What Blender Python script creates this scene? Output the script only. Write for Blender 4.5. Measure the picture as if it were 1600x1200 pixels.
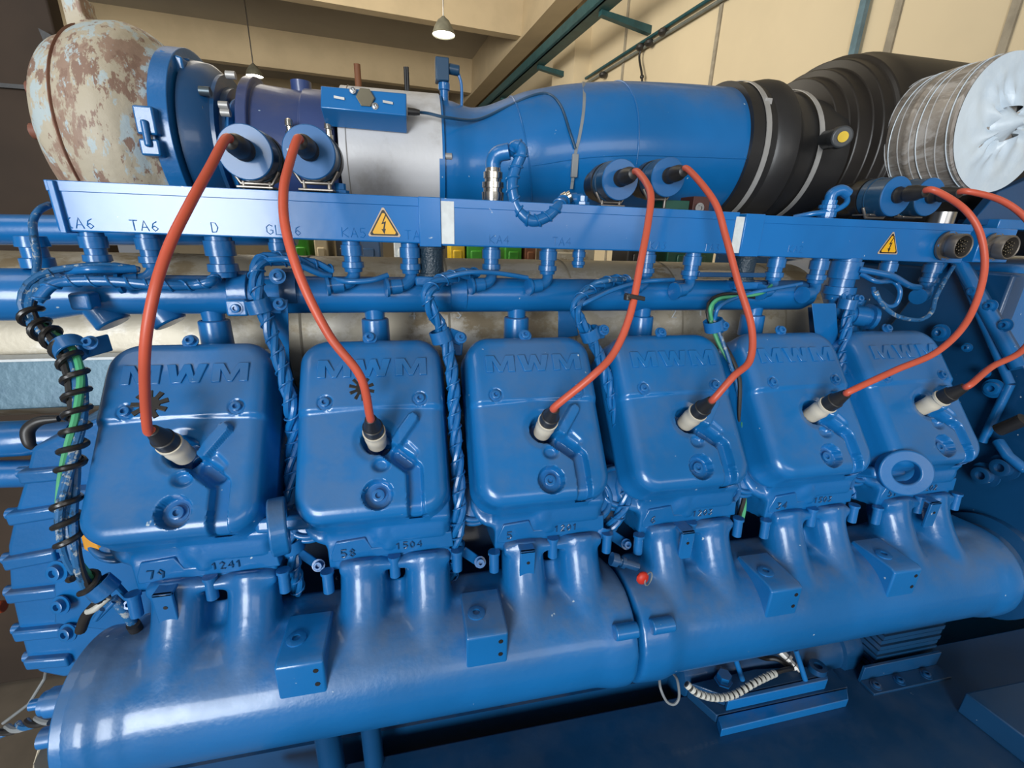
import bpy, bmesh, math, random
from mathutils import Vector, Matrix
from math import sin, cos, pi, sqrt, radians
random.seed(7)
for o in list(bpy.data.objects): bpy.data.objects.remove(o)
SC = bpy.context.scene
COL = SC.collection
def V(*a): return Vector(a)

# ------------------------------------------------------------------ camera
F = 700.0
EX = V(0.97868399, -0.03972306, 0.20149376)      # world axes seen in (right, down, forward)
EY = V(-0.20347689, -0.32052765, 0.92512658)
EZ = V(0.02783547, -0.94640589, -0.321778)
CAM = V(0.29937316, -0.65096383, 1.74827203)
cd = bpy.data.cameras.new('camera'); cam = bpy.data.objects.new('camera', cd); COL.objects.link(cam)
cd.sensor_fit = 'HORIZONTAL'; cd.sensor_width = 36; cd.lens = F/1600*36
cd.clip_start = .01; cd.clip_end = 200
right = V(EX.x, EY.x, EZ.x); down = V(EX.y, EY.y, EZ.y); fwd = V(EX.z, EY.z, EZ.z)
R = Matrix((right, -down, -fwd)).transposed()
cam.matrix_world = Matrix.Translation(CAM) @ R.to_4x4()
SC.camera = cam

# ------------------------------------------------------------------ light
SC.view_settings.view_transform = 'Standard'; SC.view_settings.look = 'None'
SC.view_settings.exposure = 0.0; SC.view_settings.gamma = 1.0
SC.view_settings.use_curve_mapping = False
W = bpy.data.worlds.new('hall_daylight'); SC.world = W; W.use_nodes = True
W.node_tree.nodes['Background'].inputs[0].default_value = (.80, .84, .90, 1)
W.node_tree.nodes['Background'].inputs[1].default_value = .22
def area(name, loc, target, sx, sy, power, col):
    l = bpy.data.lights.new(name, 'AREA'); l.shape = 'RECTANGLE'; l.size = sx; l.size_y = sy
    l.energy = power; l.color = col
    o = bpy.data.objects.new(name, l); COL.objects.link(o); o.location = loc
    o.rotation_euler = (Vector(target)-Vector(loc)).to_track_quat('-Z', 'Y').to_euler()
    return o
# hall doorway behind the camera to the left, open to daylight
area('doorway_daylight', (-2.5, -6.0, 2.2), (0.0, 0, 1.6), 2.1, 3.2, 430, (.93, .97, 1.0))
# strip window behind the camera, lowered so its light falls more level
area('strip_window_daylight', (2.2, -6.5, 2.6), (.6, 0, 1.5), 3.6, 1.6, 60, (1.0, .97, .92))
# added overhead fill on the left, hung under the closed ceiling
area('overhead_fill', (-2.2, -.5, 6.0), (.1, .1, 1.5), 2.0, 3.0, 50, (1.0, .97, .92))
area('roof_beam_fill', (-3.5, 2.8, 4.2), (0.5, 14.0, 5.5), 4.0, 1.6, 520, (1.0, .93, .80))  # added lamp that brightens the roof beam faces, not a real opening
area('right_wall_fill', (-1.0, 4.0, 4.2), (4.2, 5.0, 3.6), 3.0, 3.0, 90, (1.0, .94, .82))  # added lamp in mid-air to brighten the right wall

# ------------------------------------------------------------------ pixel rays (photo 1600x1200) to world points
def ray(u, v):
    c = V((u-800)/F, (v-600)/F, 1.0)
    return V(EX.dot(c), EY.dot(c), EZ.dot(c))
def wy(u, v, y): r = ray(u, v); return CAM + r*((y-CAM.y)/r.y)
def wx(u, v, x): r = ray(u, v); return CAM + r*((x-CAM.x)/r.x)
def wz(u, v, z): r = ray(u, v); return CAM + r*((z-CAM.z)/r.z)
FA = V(0, 0, 1.6); FT = V(0, -.139, -.172).normalized(); FN = V(0, FT.z, -FT.y)    # rocker cover plane
def wf(u, v, off=0):
    r = ray(u, v); t = (FA+FN*off-CAM).dot(FN)/r.dot(FN); return CAM+r*t
PITCH = .23

# ------------------------------------------------------------------ materials
def new_mat(name):
    m = bpy.data.materials.new(name); m.use_nodes = True
    nt = m.node_tree; b = nt.nodes['Principled BSDF']
    return m, nt, b
def node(nt, t, **kw):
    n = nt.nodes.new(t)
    for k, v in kw.items(): setattr(n, k, v)
    return n
def mixc(nt, fac, a, b):
    n = node(nt, 'ShaderNodeMix', data_type='RGBA')
    if isinstance(fac, (int, float)): n.inputs[0].default_value = fac
    else: nt.links.new(fac, n.inputs[0])
    for i, x in ((6, a), (7, b)):
        if isinstance(x, (tuple, list)): n.inputs[i].default_value = (*x[:3], 1)
        else: nt.links.new(x, n.inputs[i])
    return n.outputs[2]
def noise(nt, scale, detail=3, rough=.5, vec=None):
    n = node(nt, 'ShaderNodeTexNoise'); n.inputs['Scale'].default_value = scale
    n.inputs['Detail'].default_value = detail; n.inputs['Roughness'].default_value = rough
    if vec is None:
        g = node(nt, 'ShaderNodeNewGeometry'); vec = g.outputs['Position']
    nt.links.new(vec, n.inputs['Vector'])
    return n.outputs['Fac']
def ramp(nt, fac, a, b):
    n = node(nt, 'ShaderNodeMapRange'); n.inputs[1].default_value = a; n.inputs[2].default_value = b
    n.interpolation_type = 'SMOOTHSTEP'
    nt.links.new(fac, n.inputs[0]); return n.outputs[0]
def mul(nt, a, b, op='MULTIPLY'):
    n = node(nt, 'ShaderNodeMath', operation=op)
    for i, x in enumerate((a, b)):
        if isinstance(x, (int, float)): n.inputs[i].default_value = x
        else: nt.links.new(x, n.inputs[i])
    return n.outputs[0]
def bump(nt, b, h, strength, dist):
    n = node(nt, 'ShaderNodeBump'); n.inputs['Strength'].default_value = strength
    n.inputs['Distance'].default_value = dist
    nt.links.new(h, n.inputs['Height']); nt.links.new(n.outputs[0], b.inputs['Normal'])
def plain(name, col, rough=.5, metal=0., coat=0., var=.25, vscale=9, bmp=0, bscale=60):
    m, nt, b = new_mat(name)
    f = noise(nt, vscale, 4, .6)
    c2 = tuple(x*(1-var) for x in col)
    nt.links.new(mixc(nt, ramp(nt, f, .35, .65), col, c2), b.inputs['Base Color'])
    b.inputs['Roughness'].default_value = rough; b.inputs['Metallic'].default_value = metal
    b.inputs['Coat Weight'].default_value = coat
    if bmp: bump(nt, b, noise(nt, bscale, 3), bmp, .002)
    return m
def paint(name, col, rough=.28, dust=.45, chips=.68, orange=.12, bscale=170, dustcol=(.12, .135, .15)):
    """gloss engine enamel: orange peel, settled dust on upward faces, small pale chips"""
    m, nt, b = new_mat(name)
    g = node(nt, 'ShaderNodeNewGeometry'); sep = node(nt, 'ShaderNodeSeparateXYZ')
    nt.links.new(g.outputs['Normal'], sep.inputs[0])
    upf = ramp(nt, sep.outputs['Z'], .25, .98)
    dn = mul(nt, ramp(nt, noise(nt, 11, 5, .62), .36, .66), dust)
    df = mul(nt, upf, dn)
    base = mixc(nt, ramp(nt, noise(nt, 5, 3), .35, .7), col, tuple(x*.80 for x in col))
    c = mixc(nt, df, base, dustcol)
    ch = ramp(nt, noise(nt, 60, 2, .7), chips+.06, chips+.1)
    c = mixc(nt, ch, c, (.45, .55, .62))
    nt.links.new(c, b.inputs['Base Color'])
    rr = mul(nt, mul(nt, df, .9), rough, 'ADD'); nt.links.new(rr, b.inputs['Roughness'])
    b.inputs['Coat Weight'].default_value = .35; b.inputs['Coat Roughness'].default_value = .12
    bump(nt, b, noise(nt, bscale, 2), orange, .0012)
    return m
BLUE = paint('blue_enamel', (.006, .150, .430))
BLUE2 = paint('blue_enamel_cast', (.006, .138, .395), rough=.3, orange=.3, bscale=120, dust=.5)
DUCTM = paint('blue_enamel_sheet', (.007, .165, .490), rough=.24, dust=.15, orange=.10, bscale=60)
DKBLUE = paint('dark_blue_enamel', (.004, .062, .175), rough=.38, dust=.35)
BASEM = paint('frame_blue_enamel', (.004, .050, .135), rough=.45, dust=.12, chips=.70)
PURPLE = paint('violet_blue_enamel', (.030, .060, .190), rough=.42, dust=.55, dustcol=(.13, .11, .12))
GLAND = paint('blue_enamel_fitting', (.008, .145, .415), rough=.32, dust=.2, orange=.3)
BRIGHT = paint('blue_enamel_coil_face', (.006, .125, .36), rough=.5, dust=.05, orange=.02)
COILB = paint('coil_body_blue', (.010, .060, .130), rough=.4, dust=.5)
BLACK = plain('black_rubber', (.022, .021, .021), .42, bmp=.1)
BLKP = plain('black_plastic', (.018, .017, .017), .30, bmp=.05)
RED = plain('silicone_lead_red', (.62, .105, .055), .42, var=.15, bmp=.1)
CERAM = plain('ivory_ceramic', (.66, .60, .48), .35, var=.2)
STEEL = plain('bare_steel', (.55, .55, .55), .28, 1.0)
NICKEL = plain('nickel_plating', (.70, .66, .58), .22, 1.0)
DULL = plain('dull_nickel', (.30, .27, .24), .42, .8)
ZINC = plain('zinc_clamp', (.50, .49, .47), .45, .35)
TAN = plain('hall_wall_paint', (.62, .52, .35), .75, var=.06, vscale=1)
TANB = plain('hall_beam_concrete', (.52, .42, .27), .8, var=.10, vscale=1.4)
CEIL = plain('hall_ceiling_concrete', (.40, .36, .29), .85, var=.08, vscale=.8)
SEAM = plain('panel_joint_grey', (.33, .29, .22), .8)
TEAL = plain('teal_steel', (.018, .075, .085), .5)
FLOORM = plain('workshop_floor', (.20, .165, .125), .6, var=.3, vscale=3)
YELLOW = plain('warning_yellow', (.85, .45, .015), .4, var=.05)
ORANGE = plain('orange_enamel', (.75, .33, .03), .4)
INK = plain('printing_black', (.012, .012, .012), .5)
CREAM = plain('sticker_white', (.70, .74, .74), .45, var=.12, vscale=60)
GREEN = plain('green_enamel', (.06, .34, .03), .4)
DGREEN = plain('dark_green_enamel', (.01, .10, .065), .4)
YEL2 = plain('yellow_enamel', (.75, .5, .02), .4)
RUST = plain('rusty_brown', (.20, .075, .03), .7)
BROWN = plain('brown_cabinet_steel', (.050, .031, .019), .85, var=.4, vscale=1.6)
WIREG = plain('cable_green', (.08, .42, .20), .4)
WIREY = plain('cable_yellow', (.65, .45, .05), .4)
WIREW = plain('cable_white', (.62, .62, .56), .45)
GREYC = plain('grey_cable', (.25, .27, .28), .45)
def m_blend(name, cols, scale, lo, hi, rough, bmp=.3, metal=0, stretch=(1, 1, 1)):
    m, nt, b = new_mat(name)
    g = node(nt, 'ShaderNodeNewGeometry'); mp = node(nt, 'ShaderNodeMapping')
    mp.inputs['Scale'].default_value = stretch; nt.links.new(g.outputs['Position'], mp.inputs[0])
    c = cols[0]
    for i, k in enumerate(cols[1:]):
        mp2 = node(nt, 'ShaderNodeMapping'); mp2.inputs['Location'].default_value = (i*3.7, i*1.3, i*2.1)
        nt.links.new(mp.outputs[0], mp2.inputs[0])
        f = ramp(nt, noise(nt, scale*(1+.6*i), 6, .68, mp2.outputs[0]), lo, hi)
        c = mixc(nt, f, c, k)
    nt.links.new(c, b.inputs['Base Color']); b.inputs['Roughness'].default_value = rough
    b.inputs['Metallic'].default_value = metal
    bump(nt, b, noise(nt, 90, 4), bmp, .003)
    return m
TURBO = m_blend('flaking_housing_paint', [(.50, .44, .33), (.34, .23, .17), (.46, .54, .55), (.27, .17, .125)], 14, .53, .57, .55, stretch=(1.5, 1, .6))
LAG = m_blend('dusty_metal_cladding', [(.50, .45, .35), (.34, .27, .17), (.62, .58, .50)], 8, .50, .60, .45, .15, .2, (.7, 1, 1))
ALU = m_blend('cast_aluminium', [(.62, .62, .63), (.50, .49, .48)], 9, .48, .66, .42, .1, .15)
WOOD = m_blend('scuffed_grey_cladding', [(.065, .14, .19), (.03, .085, .14)], 5, .45, .6, .4, .2, .2)
FOAM = m_blend('white_foam_wrap', [(.62, .70, .76), (.55, .64, .72)], 6, .45, .6, .35, .2)
FILT = m_blend('wrapped_filter_side', [(.34, .30, .26), (.46, .43, .40), (.24, .21, .18)], 8, .48, .58, .3, .2, 0, (10, 1, 1))
BLKH = plain('black_housing_plastic', (.022, .018, .015), .38, var=.3, bmp=.05, bscale=30)
WRAPC = None
m, nt, b = new_mat('clear_stretch_film')
b.inputs['Base Color'].default_value = (.85, .88, .9, 1); b.inputs['Roughness'].default_value = .25
b.inputs['Alpha'].default_value = .35
FILM = m
m, nt, b = new_mat('lamp_glow'); b.inputs['Emission Color'].default_value = (1, .97, .85, 1); b.inputs['Emission Strength'].default_value = 14
GLOW = m

# ------------------------------------------------------------------ mesh helpers
def frame(d):
    d = Vector(d).normalized(); a = V(0, 0, 1) if abs(d.z) < .9 else V(1, 0, 0)
    x = a.cross(d).normalized(); return x, d.cross(x).normalized(), d
class MB:
    def __init__(s): s.v = []; s.f = []
    def add(s, vs, fs):
        n = len(s.v); s.v += [Vector(p) for p in vs]; s.f += [[i+n for i in f] for f in fs]; return s
    def hexa(s, p):     # 8 points: bottom 4 ccw, top 4 ccw
        return s.add(p, [(3, 2, 1, 0), (4, 5, 6, 7), (0, 1, 5, 4), (1, 2, 6, 5), (2, 3, 7, 6), (3, 0, 4, 7)])
    def box(s, x0, x1, y0, y1, z0, z1):
        return s.hexa([(x0, y0, z0), (x1, y0, z0), (x1, y1, z0), (x0, y1, z0), (x0, y0, z1), (x1, y0, z1), (x1, y1, z1), (x0, y1, z1)])
    def obox(s, c, a, b, d):    # centre and three half-vectors
        c, a, b, d = map(Vector, (c, a, b, d))
        return s.hexa([c-a-b-d, c+a-b-d, c+a+b-d, c-a+b-d, c-a-b+d, c+a-b+d, c+a+b+d, c-a+b+d])
    def lathe(s, o, d, prof, n=24, cap=True, sq=None):
        o = Vector(o); x, y, z = frame(d); m = len(prof); vs = []
        for t, r in prof:
            for i in range(n):
                a = 2*pi*i/n; vs.append(o+z*t+(x*cos(a)+y*sin(a))*r)
        fs = [(j*n+i, j*n+(i+1) % n, (j+1)*n+(i+1) % n, (j+1)*n+i) for j in range(m-1) for i in range(n)]
        if cap: fs += [tuple(range(n-1, -1, -1)), tuple((m-1)*n+i for i in range(n))]
        return s.add(vs, fs)
    def cyl(s, p0, p1, r0, r1=None, n=24):
        p0 = Vector(p0); p1 = Vector(p1); L = (p1-p0).length
        return s.lathe(p0, p1-p0, [(0, r0), (L, r0 if r1 is None else r1)], n)
    def tube(s, pts, r, n=12, cap=True):
        pts = [Vector(p) for p in pts]; m = len(pts); vs = []
        t0 = (pts[1]-pts[0]).normalized(); x, y, _ = frame(t0)
        for j, p in enumerate(pts):
            t = (pts[min(j+1, m-1)]-pts[max(j-1, 0)]).normalized()
            x = (x-t*x.dot(t)).normalized(); y = t.cross(x)
            rr = r[j] if isinstance(r, (list, tuple)) else r
            for i in range(n):
                a = 2*pi*i/n; vs.append(p+(x*cos(a)+y*sin(a))*rr)
        fs = [(j*n+i, j*n+(i+1) % n, (j+1)*n+(i+1) % n, (j+1)*n+i) for j in range(m-1) for i in range(n)]
        if cap: fs += [tuple(range(n-1, -1, -1)), tuple((m-1)*n+i for i in range(n))]
        return s.add(vs, fs)
    def prism(s, poly, ext):
        poly = [Vector(p) for p in poly]; e = Vector(ext); n = len(poly)
        return s.add(poly+[p+e for p in poly], [tuple(range(n-1, -1, -1)), tuple(range(n, 2*n))]+[(i, (i+1) % n, n+(i+1) % n, n+i) for i in range(n)])
    def ball(s, c, rx, ry=None, rz=None, n=16):
        ry = ry or rx; rz = rz or rx; c = Vector(c); vs = []; m = n//2
        for j in range(1, m):
            for i in range(n):
                t = pi*j/m; a = 2*pi*i/n; vs.append(c+V(rx*sin(t)*cos(a), ry*sin(t)*sin(a), rz*cos(t)))
        k = len(vs); vs += [c+V(0, 0, rz), c-V(0, 0, rz)]
        fs = [(j*n+i, j*n+(i+1) % n, (j+1)*n+(i+1) % n, (j+1)*n+i) for j in range(m-2) for i in range(n)]
        fs += [(k, (i+1) % n, i) for i in range(n)]+[(k+1, (m-2)*n+i, (m-2)*n+(i+1) % n) for i in range(n)]
        return s.add(vs, fs)
    def torus(s, c, d, Rr, r, n=28, k=10, a0=0, a1=2*pi):
        x, y, z = frame(d); c = Vector(c)
        pts = [c+(x*cos(a0+(a1-a0)*i/n)+y*sin(a0+(a1-a0)*i/n))*Rr for i in range(n+1)]
        return s.tube(pts, r, k)
    def hexbolt(s, p, d, r=.008, h=.006, socket=True):
        x, y, z = frame(d); p = Vector(p)
        s.lathe(p, d, [(0, r*1.5), (h*.25, r*1.5), (h*.26, r), (h, r), (h*1.05, r*.93), (h*1.05, r*.5), (h*.5, r*.48)], 20, False)
        s.add([p+z*h*.5+(x*cos(a)+y*sin(a))*r*.5 for a in [2*pi*i/20 for i in range(20)]], [tuple(range(20))])
        return s
def fix_normals(me):
    bm = bmesh.new(); bm.from_mesh(me); bmesh.ops.recalc_face_normals(bm, faces=bm.faces); bm.to_mesh(me); bm.free()
def build(mb, name, mat, parent=None, bevel=0, seg=2, remesh=0, smooth=0, flat=False, angle=38, loc=None):
    o0 = Vector(parent.location) if parent else V(0, 0, 0)
    if parent and parent.parent: o0 = Vector(parent.location)+Vector(parent.parent.location)
    if parent is None or loc is not None:
        if loc is None:
            xs = [p.x for p in mb.v]; ys = [p.y for p in mb.v]; zs = [p.z for p in mb.v]
            loc = V((min(xs)+max(xs))/2, (min(ys)+max(ys))/2, min(zs))
        loc = Vector(loc)
    else: loc = o0
    me = bpy.data.meshes.new(name); me.from_pydata([p-loc for p in mb.v], [], mb.f); me.update()
    fix_normals(me)
    me.materials.append(mat)
    o = bpy.data.objects.new(name, me); COL.objects.link(o)
    o.location = loc-o0 if parent else loc
    if parent: o.parent = parent
    if bevel:
        b = o.modifiers.new('bevel', 'BEVEL'); b.width = bevel; b.segments = seg; b.limit_method = 'ANGLE'; b.angle_limit = radians(35)
    if remesh:
        r = o.modifiers.new('remesh', 'REMESH'); r.mode = 'VOXEL'; r.voxel_size = remesh; r.use_smooth_shade = True
        if smooth:
            q = o.modifiers.new('smooth', 'SMOOTH'); q.factor = .5; q.iterations = smooth
    if not flat:
        me.shade_smooth()
        if not remesh: me.set_sharp_from_angle(angle=radians(angle))
    return o
def empty(name, loc=(0, 0, 0)):
    o = bpy.data.objects.new(name, None); COL.objects.link(o); o.location = loc; o.empty_display_size = .05; return o
def tag(o, label, cat, group=None):
    o['label'] = label; o['category'] = cat
    if group: o['group'] = group
    return o
def thing(name, label, cat, loc=(0, 0, 0), group=None): return tag(empty(name, loc), label, cat, group)
def struct(o): o['kind'] = 'structure'; return o
def dup(root, off, label):
    r = root.copy(); COL.objects.link(r); r.location = Vector(root.location)+Vector(off); r['label'] = label
    for ch in list(root.children):
        c = ch.copy(); COL.objects.link(c); c.parent = r
        for g in list(ch.children):
            d = g.copy(); COL.objects.link(d); d.parent = c
    return r
def spline(pts, sub=8):
    pts = [Vector(p) for p in pts]; P = [pts[0]*2-pts[1]]+pts+[pts[-1]*2-pts[-2]]; out = []
    for i in range(1, len(P)-2):
        a, b, c, d = P[i-1:i+3]
        for k in range(sub):
            t = k/sub
            out.append(.5*((2*b)+(c-a)*t+(2*a-5*b+4*c-d)*t*t+(3*b-a-3*c+d)*t**3))
    return out+[pts[-1]]
def pix(l, sub=8): return spline([wy(*p) for p in l], sub)
def resample(pts, step):
    out = [pts[0]]; acc = 0
    for a, b in zip(pts, pts[1:]):
        L = (b-a).length
        while acc+L >= step:
            t = (step-acc)/L; a = a+(b-a)*t; out.append(a); L = (b-a).length; acc = 0
        acc += L
    return out
def helix(pts, R_, step_per_turn, n_per=14, phase=0):
    """points winding round a path"""
    q = resample(pts, step_per_turn/n_per); x, y, _ = frame(q[1]-q[0]); out = []
    for j, p in enumerate(q):
        t = (q[min(j+1, len(q)-1)]-q[max(j-1, 0)]).normalized()
        x = (x-t*x.dot(t)).normalized(); y = t.cross(x); a = phase+2*pi*j/n_per
        out.append(p+(x*cos(a)+y*sin(a))*R_)
    return out
# stroke lettering -----------------------------------------------------------
ST = {'K': [[(0, 0), (0, 1)], [(.65, 1), (0, .45), (.65, 0)]], 'A': [[(0, 0), (.35, 1), (.7, 0)], [(.13, .35), (.57, .35)]],
      'T': [[(0, 1), (.7, 1)], [(.35, 1), (.35, 0)]], 'D': [[(0, 0), (0, 1), (.4, .95), (.6, .5), (.4, .05), (0, 0)]],
      'G': [[(.65, .85), (.35, 1), (.05, .75), (.05, .25), (.35, 0), (.65, .2), (.65, .45), (.4, .45)]], 'L': [[(0, 1), (0, 0), (.55, 0)]],
      '6': [[(.55, .95), (.2, .75), (.05, .3), (.3, 0), (.6, .25), (.3, .52), (.07, .35)]],
      '5': [[(.6, 1), (.1, 1), (.08, .58), (.4, .6), (.6, .3), (.35, 0), (.05, .08)]],
      '4': [[(.5, 0), (.5, 1), (.02, .35), (.65, .35)]], '3': [[(.05, .95), (.5, .95), (.25, .58), (.55, .3), (.3, 0), (.03, .1)]],
      '2': [[(.05, .8), (.3, 1), (.55, .75), (.05, 0), (.6, 0)]], '1': [[(.1, .75), (.32, 1), (.32, 0)]],
      '7': [[(.03, 1), (.6, 1), (.25, 0)]], '9': [[(.55, .62), (.3, .45), (.06, .7), (.3, 1), (.58, .72), (.4, 0)]],
      '8': [[(.3, .52), (.07, .75), (.3, 1), (.53, .75), (.3, .52), (.03, .25), (.3, 0), (.57, .25), (.3, .52)]],
      '0': [[(.3, 0), (.05, .3), (.05, .7), (.3, 1), (.55, .7), (.55, .3), (.3, 0)]], 'J': [[(.5, 1), (.5, .2), (.25, 0), (.02, .2)]],
      'U': [[(0, 1), (0, .25), (.3, 0), (.6, .25), (.6, 1)]], 'F': [[(0, 0), (0, 1), (.55, 1)], [(0, .5), (.4, .5)]],
      'N': [[(0, 0), (0, 1), (.55, 0), (.55, 1)]], 'H': [[(0, 0), (0, 1)], [(.55, 0), (.55, 1)], [(0, .5), (.55, .5)]],
      'I': [[(.2, 0), (.2, 1)]], 'C': [[(.6, .85), (.3, 1), (.03, .7), (.03, .3), (.3, 0), (.6, .15)]], 'P': [[(0, 0), (0, 1), (.45, .95), (.5, .6), (0, .5)]],
      'S': [[(.58, .9), (.3, 1), (.07, .78), (.5, .35), (.35, .02), (.03, .1)]], ' ': [], '.': [[(.1, 0), (.15, .05)]]}
def text(mb, s, o, ux, uy, h, r, gap=.95):
    o = Vector(o); x = 0
    for ch in s:
        for st in ST.get(ch, []):
            mb.tube([o+ux*((x+a)*h)+uy*(b*h) for a, b in st], r, 6)
        x += gap
    return mb

exec_order = []
# ================================================================== THE HALL
a_ = V(-.117, .993, 0).normalized(); b_ = V(.993, .117, 0).normalized()
O_ = V(CAM.x, CAM.y, 0)
def H(a, b, z): return O_+a_*a+b_*b+V(0, 0, z)
def hb(mb, a0, a1, b0, b1, z0, z1):
    return mb.hexa([H(a0, b0, z0), H(a0, b1, z0), H(a1, b1, z0), H(a1, b0, z0), H(a0, b0, z1), H(a0, b1, z1), H(a1, b1, z1), H(a1, b0, z1)])
floor = struct(build(MB().box(-9, 9, -3, 26, -.2, 0), 'floor', FLOORM, flat=True))
struct(build(hb(MB(), -2.5, 26, 4.2, 4.5, 0, 6.4), 'wall_right', TAN, flat=True))
struct(build(hb(MB(), 26, 26.3, -9, 4.5, 0, 6.4), 'wall_back', TANB, flat=True))
struct(build(hb(MB(), -4, 26, -9, 4.5, 6.08, 6.3), 'ceiling', CEIL, flat=True))
# panel joints of the right wall
for i, (u, w) in enumerate([(984, .05), (1130, .05), (1408, .06), (1592, .05)]):
    r = ray(u, 0); t = 4.2/r.dot(b_); a = (r*t).dot(a_)
    struct(build(hb(MB(), a-w/2, a+w/2, 4.18, 4.2, 0, 6.0), 'trim_%d' % (i+1), SEAM, flat=True))
r = ray(890, 90); a = (r*(4.0/r.dot(b_))).dot(a_)
struct(build(hb(MB(), a-.42, a+.55, 3.9, 4.2, 0, 6.0), 'trim_5', TAN, flat=True))
# ceiling beams (double-sloped concrete)
names = ['nearest pale concrete roof beam across the top of the picture', 'second pale concrete roof beam, the one just below the bright lamp',
         'third concrete roof beam further back, seen behind the turbocharger', 'fourth and farthest concrete roof beam low in the background']
for i, a in enumerate([9.8, 13.9, 18.0, 22.1]):
    m = MB().prism([H(a, -9, 5.33), H(a+.22, -9, 5.33), H(a+.34, -9, 6.08), H(a-.12, -9, 6.08)], b_*12.35)
    o = build(m, 'trim_%d' % (6+i), TANB, flat=True); struct(o)
o = build(hb(MB(), 3, 26, 3.35, 3.75, 5.28, 6.08), 'trim_10', TANB, flat=True); struct(o)
struct(build(hb(MB(), 3, 26, 3.75, 4.2, 5.9, 6.08), 'trim_11', CEIL, flat=True))
# teal crane rail on brackets
t = thing('crane_rail', 'teal steel rail on brackets along the top of the cream wall', 'rail', H(10, 3.4, 4.6))
m = MB(); hb(m, 3, 24, 3.30, 3.52, 4.62, 4.66); hb(m, 3, 24, 3.30, 3.33, 4.62, 4.80)
build(m, 'channel', TEAL, t, flat=True)
for a in (6.6, 8.9, 11.2, 13.9, 17):
    m = MB().prism([H(a, 3.4, 4.62), H(a, 4.2, 4.55), H(a, 4.2, 4.45), H(a, 3.4, 4.56)], a_*.09)
    build(m, 'bracket', TEAL, t, flat=True)
# conduits on the wall
for nm, z, lab in (('upper', 4.30, 'upper dark conduit running along the cream wall'), ('lower', 4.385, 'second conduit just beside the first on the cream wall')):
    r0 = .028
    m = MB().cyl(H(1.2, 4.15, z), H(26, 4.15, z), r0*.8, None, 10)
    tag(build(m, 'conduit_pipe', TEAL if nm == 'lower' else plain('conduit_grey', (.16, .17, .15), .5), ), lab, 'conduit', 'conduits on the hall wall')
t = thing('drop_cable', 'black cable with junction boxes dropping from the wall conduit', 'cable', H(6.6, 4.1, 4.2))
P = lambda u, v, d=4.12: CAM+ray(u, v)*(d/ray(u, v).dot(b_))
build(MB().tube(spline([P(1001, 76), P(999, 92), P(1003, 118), P(1003, 150)]), .016, 8), 'cable', BLACK, t)
for (u, v) in ((1001, 74), (1015, 67), (1036, 50), (942, 117)): build(MB().ball(P(u, v), .07, .07, .05, 10), 'junction_box', BLACK, t)
build(MB().ball(P(1003, 120), .03), 'connector', BLACK, t)
c = P(1343, 40, 4.15)
tag(build(MB().box(c.x-.02, c.x+.02, c.y-.03, c.y+.03, 0.4, 6.0), 'downpipe', plain('pipe_bluegrey', (.13, .22, .27), .35)), 'thin blue grey vertical pipe on the cream wall at upper right', 'pipe')
# lamps
for (u, v, d, lab) in ((693, 44, 6.4, 'bright bell lamp hanging from the roof, top centre'), (397, 112, 9.0, 'small lit bell lamp half hidden behind the turbocharger')):
    c = CAM+ray(u, v)*d
    t = thing('pendant_lamp', lab, 'lamp', c, 'bell lamps under the roof')
    build(MB().lathe(c+V(0, 0, .14), (0, 0, -1), [(0, .02), (.03, .05), (.05, .08), (.13, .13), (.22, .165), (.225, .16), (.10, .1)], 28), 'lamp_shade', plain('lamp_shade_grey', (.25, .25, .2), .4, .5), t)
    build(MB().lathe(c-V(0, 0, .04), (0, 0, -1), [(0, .13), (.03, .155), (.045, .1), (.05, .02)], 28), 'bulb_glass', GLOW, t)
    build(MB().cyl(c+V(0, 0, .14), (c.x, c.y, 6.08), .012, None, 8), 'hanger', STEEL, t)
# brown steel cabinet at far left
t = thing('steel_partition', 'tall dark brown steel partition behind the turbocharger at far left', 'partition', (-1.2, 1.2, 0))
CX_ = wy(88, 60, 1.0).x
build(MB().box(-2.6, CX_, 1.0, 1.05, 0.02, 3.4), 'panel', BROWN, t, bevel=.005)
build(MB().box(-2.6, CX_, .985, 1.0, 2.075, 2.085), 'panel_seam', BLACK, t, flat=True)
p = wy(62, 45, .98); build(MB().prism([p, p+V(.10, 0, -.05), p+V(.02, 0, -.12)], (0, -.006, 0)), 'torn_corner', BLACK, t, flat=True)
# background stock seen through the gap under the cable duct
rnd = random.Random(3)
items = [(480, 398, 26, 30, GREEN), (545, 395, 30, 26, BLACK), (575, 392, 50, 20, DKBLUE), (632, 395, 34, 24, CREAM), (712, 404, 26, 30, YEL2),
         (740, 408, 34, 34, GREEN), (795, 408, 30, 26, GREEN), (820, 410, 20, 30, RUST), (880, 410, 90, 34, LAG), (985, 412, 50, 40, BLACK), (1060, 412, 90, 44, DGREEN), (510, 400, 22, 30, TAN)]
pal = ['green crate', 'black crate', 'dark blue long case', 'white crate', 'yellow crate', 'green machine box', 'smaller green box', 'rusty drum', 'beige block', 'black case', 'dark green machine', 'tan carton']
where = ['third from the left', 'beside the tan one', 'under the first warning sign', 'right of the sign', 'below the joint between ducts', 'just right of the yellow one',
         'left of the rusty one', 'in the middle', 'centre right', 'behind the red lead', 'with a white plate', 'left of the black one']
tb = thing('workbench', 'long dusty brown bench behind the engine, carrying stored machine parts', 'bench', (1, 3.2, 0))
zb = 1.28
build(MB().box(-.9, 3.75, 2.9, 3.7, zb-.10, zb), 'bench_top', plain('bench_brown', (.23, .17, .09), .7), tb, bevel=.005)
for x in (-.7, 1.5, 3.5):
    for y in (3, 3.6): build(MB().box(x-.05, x+.05, y-.05, y+.05, .0, zb-.1), 'leg', BROWN, tb, flat=True)
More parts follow.
